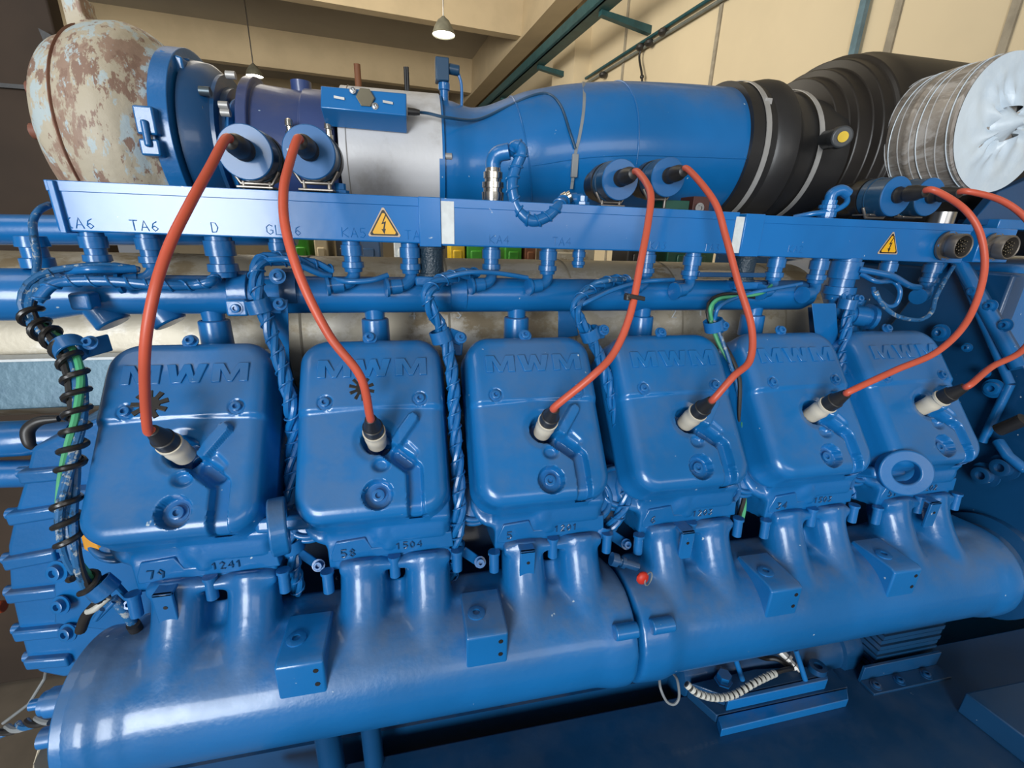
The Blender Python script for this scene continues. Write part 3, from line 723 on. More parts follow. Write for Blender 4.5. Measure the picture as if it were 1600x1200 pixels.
# ================================================================== COOLANT PIPE
t = thing('coolant_pipe', 'long blue coolant pipe running below the duct, with a stub down to every head', 'pipe', (.4, .05, 1.63))
PY, PZ, PR = .088, 1.6525, .0278
build(MB().lathe((-.6, PY, PZ-.004), (1, 0, 0), [(0, .035), (.40, .035), (.44, .0278), (1.62, .0278), (1.64, .020), (1.645, .008)], 36), 'main_pipe', BLUE, t)
for k in range(6):
    x = PITCH*k+.004
    m = MB().lathe((x, PY-.002, PZ-.012), (0, -.02, -1), [(0, .0165), (.028, .0150), (.03, .0150), (.048, .0150)], 24)
    build(m, 'pipe_stub', BLUE, t)
    build(MB().lathe((x, PY-.003, PZ-.040), (0, -.02, -1), [(0, .0160), (.001, .0205), (.004, .021), (.040, .0215)], 28, False), 'pipe_socket', BLUE, t, bevel=.001)
for u, w in ((380, 46), (715, 34)):
    c = wy(u, 455, PY); s = .75/F*w/2
    build(MB().lathe((c.x-.013, PY, PZ), (1, 0, 0), [(0, PR+.003), (.026, PR+.003)], 32), 'pipe_clamp', GLAND, t, bevel=.001)
c = wy(372, 480, PY-.03); build(MB().obox(c, (.014, 0, 0), (0, .008, 0), (0, 0, .012)), 'clamp_lug', GLAND, t, bevel=.003)
m = MB(); m.hexbolt(c+V(0, -.008, 0), (0, -1, 0), .006, .005); build(m, 'clamp_bolt', GLAND, t)
c = wy(133, 470, PY-.045); build(MB().obox(c, (.012, 0, 0), (0, .012, 0), (0, 0, .011)), 'pipe_lug', BLUE2, t, bevel=.004, seg=3)
for u, v in ((158, 478), (250, 485)):
    c = wy(u, v, PY); build(MB().lathe((c.x-.006, PY, PZ-.01), (.55, -.12, -1), [(0, .022), (.040, .022)], 24), 'cast_elbow', BLUE2, t, bevel=.003)
c = wy(5, 415, .03); build(MB().lathe((c.x-.002, PY, 1.685), (0, 0, 1), [(0, .018), (.012, .018), (.013, .014), (.026, .014), (.027, .018), (.04, .016)], 20), 'left_stub', BLUE, t)
# clamp strap over the pipe at cover 1-2
t = thing('support_bar', 'flat blue support bar rising between the first and second covers', 'bracket', wy(440, 640, .06))
p0 = wy(440, 415, .015); p1 = wy(448, 650, .05)
m = MB().hexa([wy(428, 655, .06), wy(455, 655, .06), wy(455, 655, .068), wy(428, 655, .068), wy(424, 468, .012), wy(450, 468, .012), wy(450, 468, .02), wy(424, 468, .02)])
build(m, 'bar', BLUE, t, bevel=.001)
m = MB(); pr = [(PR+.003)*1.0]
arc = [V(0, PY-(PR+.004)*cos(a), PZ+(PR+.004)*sin(a)) for a in [radians(x) for x in range(-20, 100, 12)]]
cx = wy(436, 450, .02).x
m.v = [p+V(cx-.010, 0, 0) for p in arc]+[p+V(cx+.012, 0, 0) for p in arc]+[V(p.x+cx-.010, PY+(p.y-PY)*1.1, PZ+(p.z-PZ)*1.1) for p in arc]+[V(p.x+cx+.012, PY+(p.y-PY)*1.1, PZ+(p.z-PZ)*1.1) for p in arc]
n = len(arc); m.f = []
for i in range(n-1):
    for (a, b2) in ((2*n, 3*n),): m.f.append((a+i, a+i+1, b2+i+1, b2+i))
    m.f += [(i, i+1, 2*n+i+1, 2*n+i), (n+i, n+i+1, 3*n+i+1, 3*n+i)]
build(m, 'strap', DKBLUE, t)
m = MB(); m.hexbolt(wy(434, 432, .012), (0, -1, .35), .007, .006); build(m, 'bolt', GLAND, t)
t = thing('support_bar', 'flat blue support bar standing between the fifth and sixth covers', 'bracket', wy(1300, 640, .06))
m = MB().hexa([wy(1288, 650, .06), wy(1318, 650, .06), wy(1318, 650, .068), wy(1288, 650, .068), wy(1268, 474, .02), wy(1306, 474, .02), wy(1306, 474, .028), wy(1268, 474, .028)])
build(m, 'bar', BLUE, t, bevel=.001)
m = MB().hexa([wy(1268, 560, .10), wy(1310, 560, .10), wy(1310, 560, .13), wy(1268, 560, .13), wy(1262, 480, .12), wy(1308, 480, .12), wy(1308, 480, .15), wy(1262, 480, .15)])
build(m, 'rear_plate', DKBLUE, t, bevel=.001)
p = wy(1090, 424, .05); q = wy(1192, 434, .05)
tag(build(MB().box(p.x, q.x, .045, .085, (p.z+q.z)/2-.004, (p.z+q.z)/2+.004), 'flat_bracket', DKBLUE, bevel=.001), 'flat dark blue bracket under the right-hand rubber buffer', 'bracket')
tag(build(MB().hexa([wy(872, 530, .14), wy(904, 524, .14), wy(904, 524, .15), wy(872, 530, .15), wy(872, 486, .14), wy(896, 486, .14), wy(896, 486, .15), wy(872, 486, .15)]), 'sheet_tab', BLUE2, bevel=.001), 'small blue sheet tab against the beige pipe, right of the third pipe stub', 'bracket')
# upper rail at left behind glands
tag(build(MB().lathe((-.75, .18, 1.721), (1, 0, .02), [(0, .0215), (.86, .0215)], 28), 'fuel_rail', BLUE, bevel=.001), 'straight blue pipe at left, behind the KA6 and TA6 fittings', 'pipe')
# ================================================================== CLAD EXHAUST PIPE IN THE VALLEY
CE_ = wy(1283, 505, .21).x
t = thing('clad_exhaust_pipe', 'fat exhaust pipe clad in dusty beige metal, with chalk numbers, lying behind the covers', 'pipe', (.4, .35, 1.4))
build(MB().lathe((-1.0, .35, 1.539), (1, 0, 0), [(0, .152), (CE_+1.0, .152)], 64), 'cladding', LAG, t)
for u in (225, 468, 700, 897, 1062, 1222):
    c = wy(u, 505, .21); build(MB().lathe((c.x, .35, 1.539), (1, 0, 0), [(0, .1530), (.002, .1535), (.004, .1530)], 64, False), 'seam', SEAM, t)
for s, u, v in (('4', 640, 500), ('3', 712, 498), ('2', 1046, 497), ('1', 1088, 494)):
    c = wy(u, v, .212); d = V(0, .35-c.y, 1.539-c.z).normalized(); c = V(c.x, .35, 1.539)-d*.1530
    build(text(MB(), s, c, V(1, 0, 0), V(0, -d.z, d.y) if d.y > 0 else V(0, d.z, -d.y), .018, .0018), 'chalk_number', CREAM, t)
t = thing('valley_panel', 'scuffed blue grey sheet panel below the beige pipe at far left', 'panel', (-.4, .16, 1.45))
p = wy(-10, 564, .165); build(MB().hexa([(-.75, .165, 1.455), (.07, .165, 1.455), (.07, .30, 1.455), (-.75, .30, 1.455), (-.75, .180, p.z), (.07, .180, p.z), (.07, .30, p.z), (-.75, .30, p.z)]), 'sheet', WOOD, t, bevel=.002)
build(MB().box(-.75, .07, .160, .19, p.z-.001, p.z+.003), 'edge', CREAM, t)
# ================================================================== TURBOCHARGER
TY, TZ = .40, 1.885
t = thing('turbocharger', 'large turbocharger housing with flaking cream and brown paint at upper left', 'turbocharger', (-.2, TY, 1.70))
m = MB().lathe((-.272, TY, TZ), (1, 0, 0), [(0, .07), (0, .122), (.006, .140), (.020, .153), (.038, .159), (.046, .157), (.054, .168), (.080, .178), (.112, .180), (.132, .174), (.148, .162), (.160, .150), (.172, .143)], 72)
p = wy(125, 22, .36)
m.obox((p.x, .36, p.z-.012), (.014, 0, 0), (0, .020, 0), (0, 0, .034))
build(m, 'compressor_housing', TURBO, t, remesh=.005, smooth=3)
build(MB().lathe((-.222, TY, TZ), (1, 0, 0), [(0, .160), (.002, .1690), (.005, .1715), (.008, .165)], 72, False), 'casting_seam', plain('seam_rust', (.25, .11, .07), .6), t)
for (u, v, y) in ((47, 140, .3), (52, 205, .3)):
    q = wy(u, v, y); build(MB().cyl(q, q+V(.03, 0, 0), .012, None, 12), 'rusty_bolt', plain('bolt_rust', (.22, .08, .05), .6), t)
m = MB().lathe((-.101, TY, TZ), (1, 0, 0), [(0, .146), (.001, .152), (.028, .152), (.029, .146)], 72)
build(m, 'clamp_band', GLAND, t, bevel=.001)
m = MB(); q = wy(232, 190, .245)
m.obox(q, (.014, 0, 0), (0, .012, 0), (0, 0, .020)); q2 = wy(240, 232, .245); m.obox(q2, (.014, 0, 0), (0, .012, 0), (0, 0, .012)); m.cyl(q+V(0, -.014, 0), q2+V(0, -.014, 0), .005)
build(m, 'clamp_latch', GLAND, t, bevel=.003)
m = MB().lathe((-.072, TY, TZ), (1, 0, 0), [(0, .125), (.004, .136), (.030, .132), (.046, .118), (.052, .118), (.053, .100), (.062, .098)], 64)
build(m, 'bearing_housing', DKBLUE, t)
q = wy(283, 108, .345); build(MB().obox(q, (.016, 0, -.004), (0, .032, 0), (0, 0, .014)), 'oil_flange', BLUE, t, bevel=.003)
for dx in (-.004, .008): 
    m = MB(); m.hexbolt(q+V(dx, -.01+dx*2, .013), (0, -.3, 1), .006, .005); build(m, 'flange_bolt', GLAND, t)
for (u, v) in ((312, 142), (303, 170), (306, 245)):
    q = wy(u, v, .29); build(MB().cyl(q, q+V(.016, 0, 0), .007), 'hex_screw', plain('screw_grey', (.10, .13, .15), .4, .6), t)
# bellows
m = MB(); pr = [(0, .085)]
for i in range(5): pr += [(.008+i*.014, .098), (.011+i*.014, .098), (.015+i*.014, .086)]
pr += [(.08, .085)]
tag(build(MB().lathe((-.012, TY-.02, TZ-.02), (1, 0, 0), pr, 48), 'pipe_bellows', GLAND), 'ribbed blue bellows between turbocharger and violet flange', 'bellows')
# violet mixer body
t = thing('gas_mixer', 'violet blue cast mixer body between the bellows and the silver housing', 'mixer', (.1, .37, 1.75))
MXY, MXZ = .375, 1.870
build(MB().lathe((.020, MXY, MXZ), (1, 0, 0), [(0, .122), (.002, .128), (.018, .128), (.020, .118), (.095, .112), (.096, .117), (.152, .117)], 64), 'mixer_body', PURPLE, t, bevel=.0015)
q = wy(470, 128, .375); build(MB().lathe((q.x, MXY, MXZ+.10), (0, 0, 1), [(0, .018), (.030, .018), (.030, .014), (.02, .014)], 24, False), 'vent_stub', PURPLE, t)
for u, v in ((368, 118), (357, 165), (360, 177)):
    q = wy(u, v, .28); build(MB().cyl(q, q+V(-.014, 0, 0), .006, None, 12), 'flange_screw', ZINC, t)
for u, v in ((450, 200), (512, 205)):
    q = wy(u, v, .24); build(MB().lathe(q+V(0, .01, -.012), (0, 0, 1), [(0, .007), (.008, .007), (.009, .005), (.016, .005), (.017, .007), (.026, .006), (.028, .003)], 14), 'grease_fitting', NICKEL, t)
# silver throttle housing
t = thing('throttle_housing', 'smooth silver cylindrical throttle housing behind the sensor box', 'throttle housing', (.28, .375, 1.75))
x0 = wy(528, 220, .25).x; x1 = wy(692, 220, .25).x
build(MB().lathe((x0, MXY, MXZ), (1, 0, 0), [(0, .125), (.001, .127), (x1-x0-.001, .127), (x1-x0, .125)], 80), 'housing', ALU, t)
build(MB().lathe((x0+.012, MXY, MXZ), (1, 0, 0), [(0, .1275), (.001, .1285), (.002, .1275)], 80, False), 'joint_line', ZINC, t)
for u, v, mt, r in ((559, 118, RUST, .006), (634, 122, INK, .0035), (637, 122, INK, .003)):
    q = wy(u, v, MXY); build(MB().cyl((q.x, MXY, MXZ+.10), (q.x, MXY, q.z+.018), r), 'stud', mt, t)
# sensor box on the housing
t = thing('position_sensor', 'slim blue rectangular sensor box with a hexagon boss on the silver housing', 'sensor', wy(570, 160, .22))
L_, Rr = wy(503, 132, .225), wy(636, 148, .225); Lb, Rb = wy(503, 168, .225), wy(636, 180, .225)
A, B = wy(501, 168, .215), wy(635, 181, .215); C, Dd = wy(635, 146, .225), wy(501, 134, .225); e = V(0, .05, -.004)
lo = V(0, .035, -.020)
build(MB().hexa([A, B, B+lo, A+lo, Dd, C, C+V(0, .045, .0), Dd+V(0, .045, 0)]), 'sensor_case', BLUE, t, bevel=.0015)
c = wy(571, 153, .219); build(MB().lathe(c, (0, -1, .1), [(0, .0145), (.003, .0145), (.0032, .0135), (.0036, .0135)], 6), 'hex_boss', plain('boss_khaki', (.16, .14, .09), .5, .3), t, flat=True)
for u, v in ((551, 141), (586, 166)):
    m = MB(); m.hexbolt(wy(u, v, .217), (0, -1, .1), .0035, .003); build(m, 'case_screw', STEEL, t)
for u, v in ((530, 153), (606, 160)): c = wy(u, v, .2185); build(MB().obox(c, (.008, 0, -.0008), (0, .0012, 0), (0, 0, .0018)), 'slot', ZINC, t, flat=True)
c = wy(637, 174, .23); build(MB().lathe(c, (1, 0, -.02), [(0, .006), (.012, .0055), (.020, .004)], 14), 'cable_boot', BLACK, t)
# blue elbow duct
t = thing('intake_duct', 'large glossy blue intake duct sweeping from the silver housing to the black hose', 'duct', (.7, .38, 1.8))
path = [V(.352, .375, 1.868), V(.40, .375, 1.868), V(.455, .372, 1.872), V(.53, .365, 1.888), V(.62, .36, 1.905), V(.72, .36, 1.915), V(.84, .365, 1.920), V(1.0, .37, 1.925)]
sp = spline(path, 10); rr = []
for p in sp: rr.append(.120+.012*sst(.4, .9, p.x)-.010*(sst(.37, .43, p.x)*(1-sst(.47, .56, p.x))))
build(MB().tube(sp, rr, 72), 'duct_shell', BLUE, t, angle=60)
for xs in (.525, .72):
    i = min(range(len(sp)), key=lambda i: abs(sp[i].x-xs)); d = sp[i+1]-sp[i-1]
    build(MB().torus(sp[i], d, rr[i]+.0005, .0016, 60, 8), 'weld_bead', GLAND, t)
m = MB().tube([p+V(0, -rr[i]*.985, -rr[i]*.17) for i, p in enumerate(sp) if p.x > .52], .0014, 8); build(m, 'side_seam', GLAND, t)
build(MB().lathe((.350, .375, 1.868), (1, 0, 0), [(0, .127), (.010, .127), (.011, .121)], 64), 'end_collar', BLUE, t)
c = wy(702, 245, .26); build(MB().cyl(c+V(-.01, -.003, 0), c+V(.004, -.003, 0), .006), 'dowel', ZINC, t)
t = thing('temperature_sensor', 'square black and blue plug sensor standing on the left end of the blue intake duct', 'sensor', wy(697, 150, .33))
b = wy(694, 142, .34)
build(MB().lathe(b+V(0, 0, -.02), (0, 0, 1), [(0, .008), (.02, .008), (.021, .011), (.032, .011), (.033, .0095), (.04, .0095)], 16), 'threaded_body', GLAND, t)
c = wy(691, 112, .34); build(MB().box(c.x-.013, c.x+.012, c.y-.014, c.y+.014, c.z-.018, c.z+.020), 'square_head', COILB, t, bevel=.002)
build(MB().cyl(c+V(.010, 0, .006), c+V(.032, 0, .004), .009), 'cable_outlet', COILB, t, bevel=.002)
build(MB().tube(spline([c+V(.030, 0, .0), c+V(.036, 0, -.02), c+V(.036, 0, -.06)], 6), .0028, 8), 'cable', BLUE, t)
# cable from the sensor box over the duct, and the ties
def onduct(u, v, off=.004):      # front surface of the intake duct by ray marching
    r = ray(u, v).normalized(); d = .6
    while d < 1.8:
        p = CAM+r*d
        i = min(range(0, len(sp), 2), key=lambda i: abs(sp[i].x-p.x))
        if math.hypot(p.y-sp[i].y, p.z-sp[i].z) < rr[i]+off: return p
        d += .004
    return wy(u, v, .3)
pts = [wy(645, 175, .235), wy(668, 177, .245), wy(700, 184, .243), onduct(745, 187, .006), onduct(790, 168, .006), onduct(830, 150, .006), onduct(856, 147, .006), onduct(876, 165, .006), onduct(890, 205, .006), onduct(899, 232, .006)]
tag(build(MB().tube(spline(pts, 8), .0026, 8), 'sensor_cable', COILB), 'thin dark blue cable from the sensor box across the intake duct', 'cable')
t = thing('cable_tie', 'grey tie strap looped round the blue intake duct left of the middle coils', 'strap', onduct(905, 230))
pts = [onduct(912, 128, .003), onduct(913, 150, .003), onduct(911, 180, .003), onduct(905, 215, .003), onduct(900, 235, .004), onduct(897, 262, .004), wy(893, 295, .24)]
m = MB(); q = spline(pts, 6)
for a, b2 in zip(q, q[1:]): m.obox((a+b2)/2, (.0028, 0, 0), (0, .0008, 0), (b2-a)*.55)
build(m, 'strap_band', GREYC, t)
c = onduct(898, 250, .004); build(MB().box(c.x-.006, c.x+.006, c.y-.005, c.y+.002, c.z-.03, c.z+.01), 'strap_tail', GREYC, t, bevel=.001)
# ================================================================== HOSE, FILTER HOUSING, WRAPPED FILTER
HY, HZ = .37, 1.925
t = thing('rubber_hose', 'black ribbed rubber hose with steel clamps joining blue duct and black housing', 'hose', (1.05, HY, 1.8))
build(MB().lathe((.965, HY, HZ), (1, 0, 0), [(0, .136), (0, .142), (.055, .142), (.06, .146), (.085, .152), (.10, .152), (.115, .140), (.125, .134), (.17, .134), (.172, .128), (.25, .125)], 64), 'hose_body', BLACK, t)
for x, r in ((.992, .1435), (1.098, .1530), (1.123, .138)):
    if x == 1.098: continue
    build(MB().lathe((x, HY, HZ), (1, 0, 0), [(0, r), (.0005, r+.0015), (.0115, r+.0015), (.012, r)], 64, False), 'hose_clamp', ZINC, t)
c = wy(1196, 165, .26); build(MB().obox(c, (.008, 0, 0), (0, .008, 0), (0, 0, .012)), 'clamp_screw_box', ZINC, t, bevel=.001)
t = thing('pressure_sensor', 'small grey sensor with a yellow cap in front of the black filter housing', 'sensor', wy(1300, 218, .2))
c = wy(1316, 214, .17); c2 = wy(1285, 220, .25)
build(MB().lathe(c2, c-c2, [(0, .018), ((c-c2).length-.02, .018), ((c-c2).length-.019, .020), ((c-c2).length, .0195), ((c-c2).length+.002, .017)], 24), 'sensor_body', plain('sensor_grey', (.05, .055, .06), .4), t, bevel=.001)
dd = (c-c2).normalized(); build(MB().cyl(c+dd*.001, c+dd*.004, .0095), 'yellow_cap', YEL2, t)
BY, BZ = .44, 1.955
t = thing('air_filter_housing', 'big black stepped air filter housing at upper right, lying on its side', 'filter housing', (1.7, BY, 1.8))
build(MB().lathe((1.135, BY-.02, BZ-.01), (1, 0, 0), [(0, .11), (.0, .128), (.050, .130), (.054, .158), (.082, .162), (.088, .178), (.120, .182), (.126, .200), (.150, .204), (.156, .212), (.190, .216), (.2, .220), (1.3, .225)], 72), 'housing_shell', BLKH, t, bevel=.002)
c = wy(1474, 112, .3); build(MB().obox(c+V(0, -.01, 0), (.012, 0, 0), (0, .002, 0), (0, 0, .005)), 'clip_mark', RUST, t, bevel=.001)
# wrapped filter roll, axis towards the camera
t = thing('wrapped_filter', 'white round filter element wrapped in clear film, lying at the right edge', 'filter', wy(1530, 190, .1))
fc = wy(1566, 195, .10); s_ = (fc-CAM).dot(fwd)/F; R1 = 98*s_
ax = V(.04, -1, .03).normalized()
build(MB().lathe(fc, -ax, [(0, R1*.99), (.004, R1*1.01), (.010, R1*1.0), (.075, R1*1.0), (.080, R1*1.02), (.088, R1*1.02), (.092, R1), (.22, R1*.99)], 80), 'pleated_body', FILT, t)
xx, yy, zz = frame(ax)
m = MB(); vs = []; fs = []; NA, NR = 96, 16; rnd = random.Random(5)
for j in range(NR+1):
    q = j/NR
    for i in range(NA):
        a = 2*pi*i/NA; rad = R1*(.26+.74*q)
        hgt = .002+.010*(1-q)**2*(.5+.5*sin(a*13+3*sin(a*3)))+.004*(1-q)*sin(a*7+q*9)*(q < .75)
        vs.append(fc+ax*hgt+(xx*cos(a)+yy*sin(a))*rad)
fs = [(j*NA+i, j*NA+(i+1) % NA, (j+1)*NA+(i+1) % NA, (j+1)*NA+i) for j in range(NR) for i in range(NA)]
m.v = vs; m.f = fs; build(m, 'white_end_cap', FOAM, t)
build(MB().lathe(fc, ax, [(.0, R1*.26), (.003, R1*.24), (.020, R1*.10), (.034, R1*.05)], 24), 'twisted_film', FOAM, t)
for i in range(9):
    dd_ = .008+.016*i+.010*rnd.random(); aa = (ax+V(rnd.uniform(-.05, .05), 0, rnd.uniform(-.05, .05))).normalized()
    build(MB().torus(fc-ax*dd_, aa, R1*(1.004+.006*rnd.random()), .0011, 64, 5), 'film_fold', FILM if i % 3 else FOAM, t)
# right end support plate under the wrapped filter
t = thing('support_gusset', 'blue angled gusset plate below the wrapped filter at right edge', 'bracket', wy(1560, 330, .13))
m = MB().prism([wy(1516, 352, .14), wy(1560, 300, .14), wy(1640, 265, .14), wy(1640, 352, .14)], (0, .02, 0)); build(m, 'gusset', DKBLUE, t, bevel=.002)
build(MB().box(wy(1552, 350, .13).x, 1.9, .12, .20, wy(1552, 358, .13).z, wy(1552, 342, .13).z), 'shelf', BLUE, t, bevel=.002)
# ================================================================== FITTINGS ABOVE THE DUCT
t = thing('cable_connector', 'stacked bright nickel connector with blue elbow standing on the middle duct', 'connector', wy(770, 312, .1))
c = wy(770, 312, .078)
build(MB().lathe(c-V(0, 0, .002), (0, 0, 1), [(0, .016), (.004, .0165), (.012, .0170), (.0125, .0145), (.018, .0145), (.0185, .0165), (.026, .0165), (.0265, .0128), (.031, .0128), (.0315, .0145), (.040, .0145), (.041, .012), (.046, .0115)], 24), 'nickel_body', NICKEL, t, angle=20)
e = c+V(0, 0, .040)
elb = spline([e, e+V(0, 0, .012), e+V(.006, -.004, .022), e+V(.022, -.010, .026)], 6)
build(MB().tube(elb, .0115, 18), 'blue_elbow', GLAND, t)
pts = pix([(797, 238, .08), (806, 228, .07), (816, 236, .06), (806, 262, .06), (800, 290, .055), (808, 325, .05), (830, 345, .045), (855, 338, .045), (872, 322, .05), (882, 313, .07)], 10)
t2_ = thing('braided_conduit', 'blue braided conduit looping from the nickel connector down over the duct', 'conduit', wy(830, 330, .04))
build(MB().tube(pts, .0082, 14), 'conduit', GLAND, t2_)
build(MB().tube(helix(pts, .0088, .016), .0018, 6), 'spiral_wrap', BLUE, t2_)
c = wy(880, 313, .075); build(MB().lathe(c, (.5, -.2, .3), [(0, .011), (.008, .011), (.009, .009), (.014, .009), (.0145, .007)], 14), 'end_fitting', NICKEL, t2_)
c = wy(893, 312, .09); build(MB().lathe(c, (1, 0, .1), [(-.004, .010), (.008, .010), (.009, .008), (.018, .008)], 12), 'collar', GLAND, t2_)
for (u, v, nm) in ((910, 318, 'square headed blue plug on the duct beside the braided conduit'), (532, 300, 'blue hexagon plug on the duct before the silver housing')):
    c = wy(u, v, .078); tag(build(MB().lathe(c-V(0, 0, .002), (0, 0, 1), [(0, .012), (.004, .012), (.005, .008), (.013, .008)], 8), 'sealing_plug', GLAND, angle=20), nm, 'plug')
t = thing('terminal_block', 'dark green and brown block with a steel insert, behind the middle of the duct', 'terminal block', wy(1070, 325, .2))
p0, p1 = wy(1036, 336, .16), wy(1078, 314, .16); build(MB().box(p0.x, p1.x, .16, .20, 1.76, p1.z), 'green_part', DGREEN, t, bevel=.001)
p0, p1 = wy(1078, 336, .16), wy(1108, 308, .16); build(MB().box(p0.x, p1.x, .155, .20, 1.76, p1.z), 'brown_part', plain('block_brown', (.09, .03, .025), .5), t, bevel=.001)
c = wy(1092, 325, .154); build(MB().lathe(c, (0, -1, 0), [(0, .009), (.003, .009), (.003, .005), (.001, .004)], 18), 'steel_insert', STEEL, t)
t = thing('elbow_fitting', 'blue elbow fitting with looping hose standing on the right duct, left of the coils', 'fitting', wy(1292, 342, .1))
c = wy(1290, 342, .078)
build(MB().lathe(c-V(0, 0, .003), (0, 0, 1), [(0, .012), (.005, .012), (.006, .015), (.014, .015), (.015, .013), (.02, .013), (.0205, .0155), (.026, .0155), (.027, .012), (.034, .012)], 14), 'threaded_stack', GLAND, t, angle=20)
e = c+V(0, 0, .03); build(MB().tube(spline([e, e+V(.002, 0, .012), e+V(.014, -.004, .018), e+V(.028, -.006, .012)], 6), .0095, 14), 'elbow', GLAND, t)
build(MB().tube(pix([(1322, 302, .08), (1322, 318, .07), (1300, 330, .07), (1270, 334, .08), (1240, 340, .10)], 8), .0048, 10), 'hose', BLUE, t)
c = wy(1466, 352, .15); tag(build(MB().lathe(c-V(0, 0, .012), (0, 0, 1), [(0, .024), (.038, .024), (.038, .021), (.01, .021)], 32, False), 'metal_sleeve', STEEL), 'short bare metal sleeve standing behind the right end of the duct', 'sleeve')
# ================================================================== WIRING HARNESSES
def harness(name, lab, pts, strands, rs, spiral=None, group='wiring harnesses between the covers', turns=.16, wrapmat=None, wrapR=None, wrapr=.0022, strandname='wire'):
    t = thing(name, lab, 'cable harness', pts[0], group)
    n = len(strands); R0 = rs/ max(.35, sin(pi/max(n, 2)))
    for i, mt in enumerate(strands):
        q = helix(pts, R0 if n > 1 else 0, turns, 16, 2*pi*i/n)
        build(MB().tube(q, rs, 8), strandname, mt, t)
    if spiral:
        build(MB().tube(helix(pts, (wrapR or R0+rs*1.3), spiral, 16), wrapr, 8), 'spiral_wrap', wrapmat or BLUE, t)
    return t
# left loose harness with black spiral wrap
L0 = pix([(215, 421, .060), (180, 418, .045), (125, 424, .03), (85, 432, .02), (58, 445, .01), (45, 468, 0), (48, 490, -.005), (66, 515, -.015), (92, 535, -.03), (108, 560, -.045), (118, 590, -.055), (120, 650, -.075), (114, 700, -.09), (107, 760, -.105), (104, 810, -.12), (115, 870, -.13), (140, 915, -.13), (165, 935, -.12)], 10)
t = thing('wrapped_harness', 'thick bundle of cables in black spiral wrap running down the left end of the engine', 'cable harness', wy(110, 600, -.06), 'wiring harnesses between the covers')
k0 = 42
S_BW = m_blend('overspray_cable', [(.015, .12, .30), (.01, .05, .11), (.34, .38, .40)], 70, .55, .62, .4, .1)
for i, mt in enumerate((S_BW, S_BW, WIREG, S_BW, BLACK, S_BW)):
    build(MB().tube(helix(L0[(0 if i in (0, 3) else 30):], (.0066 if i < 5 else 0), .34, 30, i*2*pi/5), .0041, 8), 'wire', mt, t)
wl = helix(L0[55:], .0112, .021, 16)
build(MB().tube(wl[:16*11], .0036, 8), 'spiral_wrap', BLKP, t)
for a, b2 in ((16*11+14, 16*11+60), (16*11+88, 16*11+106), (16*11+122, 16*11+142), (16*11+160, len(wl)-30)):
    if b2 < len(wl) and a < b2: build(MB().tube(wl[a:b2], .0036, 8), 'spiral_wrap', BLKP, t)
tl = build(MB().tube(pix([(62, 440, .03), (52, 452, .02), (44, 470, .005)], 6), .0035, 8), 'yellow_green_wire', WIREY, t)
for pth, mt, r in (([(165, 930, -.12), (150, 945, -.12), (135, 962, -.115), (126, 985, -.11)], BLACK, .006), ([(170, 932, -.12), (150, 950, -.125), (138, 955, -.12)], WIREW, .0042), ([(175, 935, -.12), (195, 955, -.12), (215, 985, -.11), (228, 1010, -.10)], S_BW, .006), ([(178, 940, -.125), (150, 968, -.13), (160, 952, -.13)], GLAND, .003)):
    build(MB().tube(pix(pth, 6), r, 10), 'wire', mt, t)
for (u, v, y) in ((208, 975, -.118), (218, 992, -.112)): build(MB().cyl(wy(u, v, y), wy(u+13, v+22, y+.01), .0075, None, 14), 'black_sleeve', BLACK, t)
# clamps of the left harness
def pclamp(c, d, R_, lab, arm=None, bolt=None):
    t = thing('cable_clamp', lab, 'clamp', c, 'blue P clamps on the harnesses')
    build(MB().lathe(Vector(c)-Vector(d).normalized()*.009, d, [(0, R_+.0005), (0, R_+.003), (.018, R_+.003), (.018, R_+.0005)], 28, False), 'band', GLAND, t, bevel=.0006)
    if arm:
        a, b2 = map(Vector, arm); u_ = (b2-a)*.5; w = V(0, 0, .011); w = (w-u_*(w.dot(u_)/u_.length_squared)); n_ = u_.cross(w).normalized()*.0018
        build(MB().obox((a+b2)/2, u_, w, n_), 'arm', GLAND, t, bevel=.0015)
    if bolt:
        m = MB(); m.hexbolt(Vector(bolt), (0, -1, .5), .0058, .008); build(m, 'bolt', GLAND, t)
    return t
c = wy(110, 545, -.035); pclamp(c, L0[86]-L0[82] if len(L0) > 90 else (0, -.2, -1), .0135, 'blue P clamp holding the left harness beside the first cover', (wy(122, 548, -.035), wy(172, 535, .0)), wy(142, 536, -.03))
c = wy(160, 918, -.125); pclamp(c, V(.55, 0, -1), .0125, 'blue P clamp holding the left harness near the manifold', (wy(175, 905, -.12), wy(205, 938, -.10)), wy(206, 942, -.115))
build(MB().tube(pix([(205, 938, -.11), (228, 938, -.11)], 3), .005, 8), 'bolt', GLAND, bpy.data.objects[t.name]) if False else None
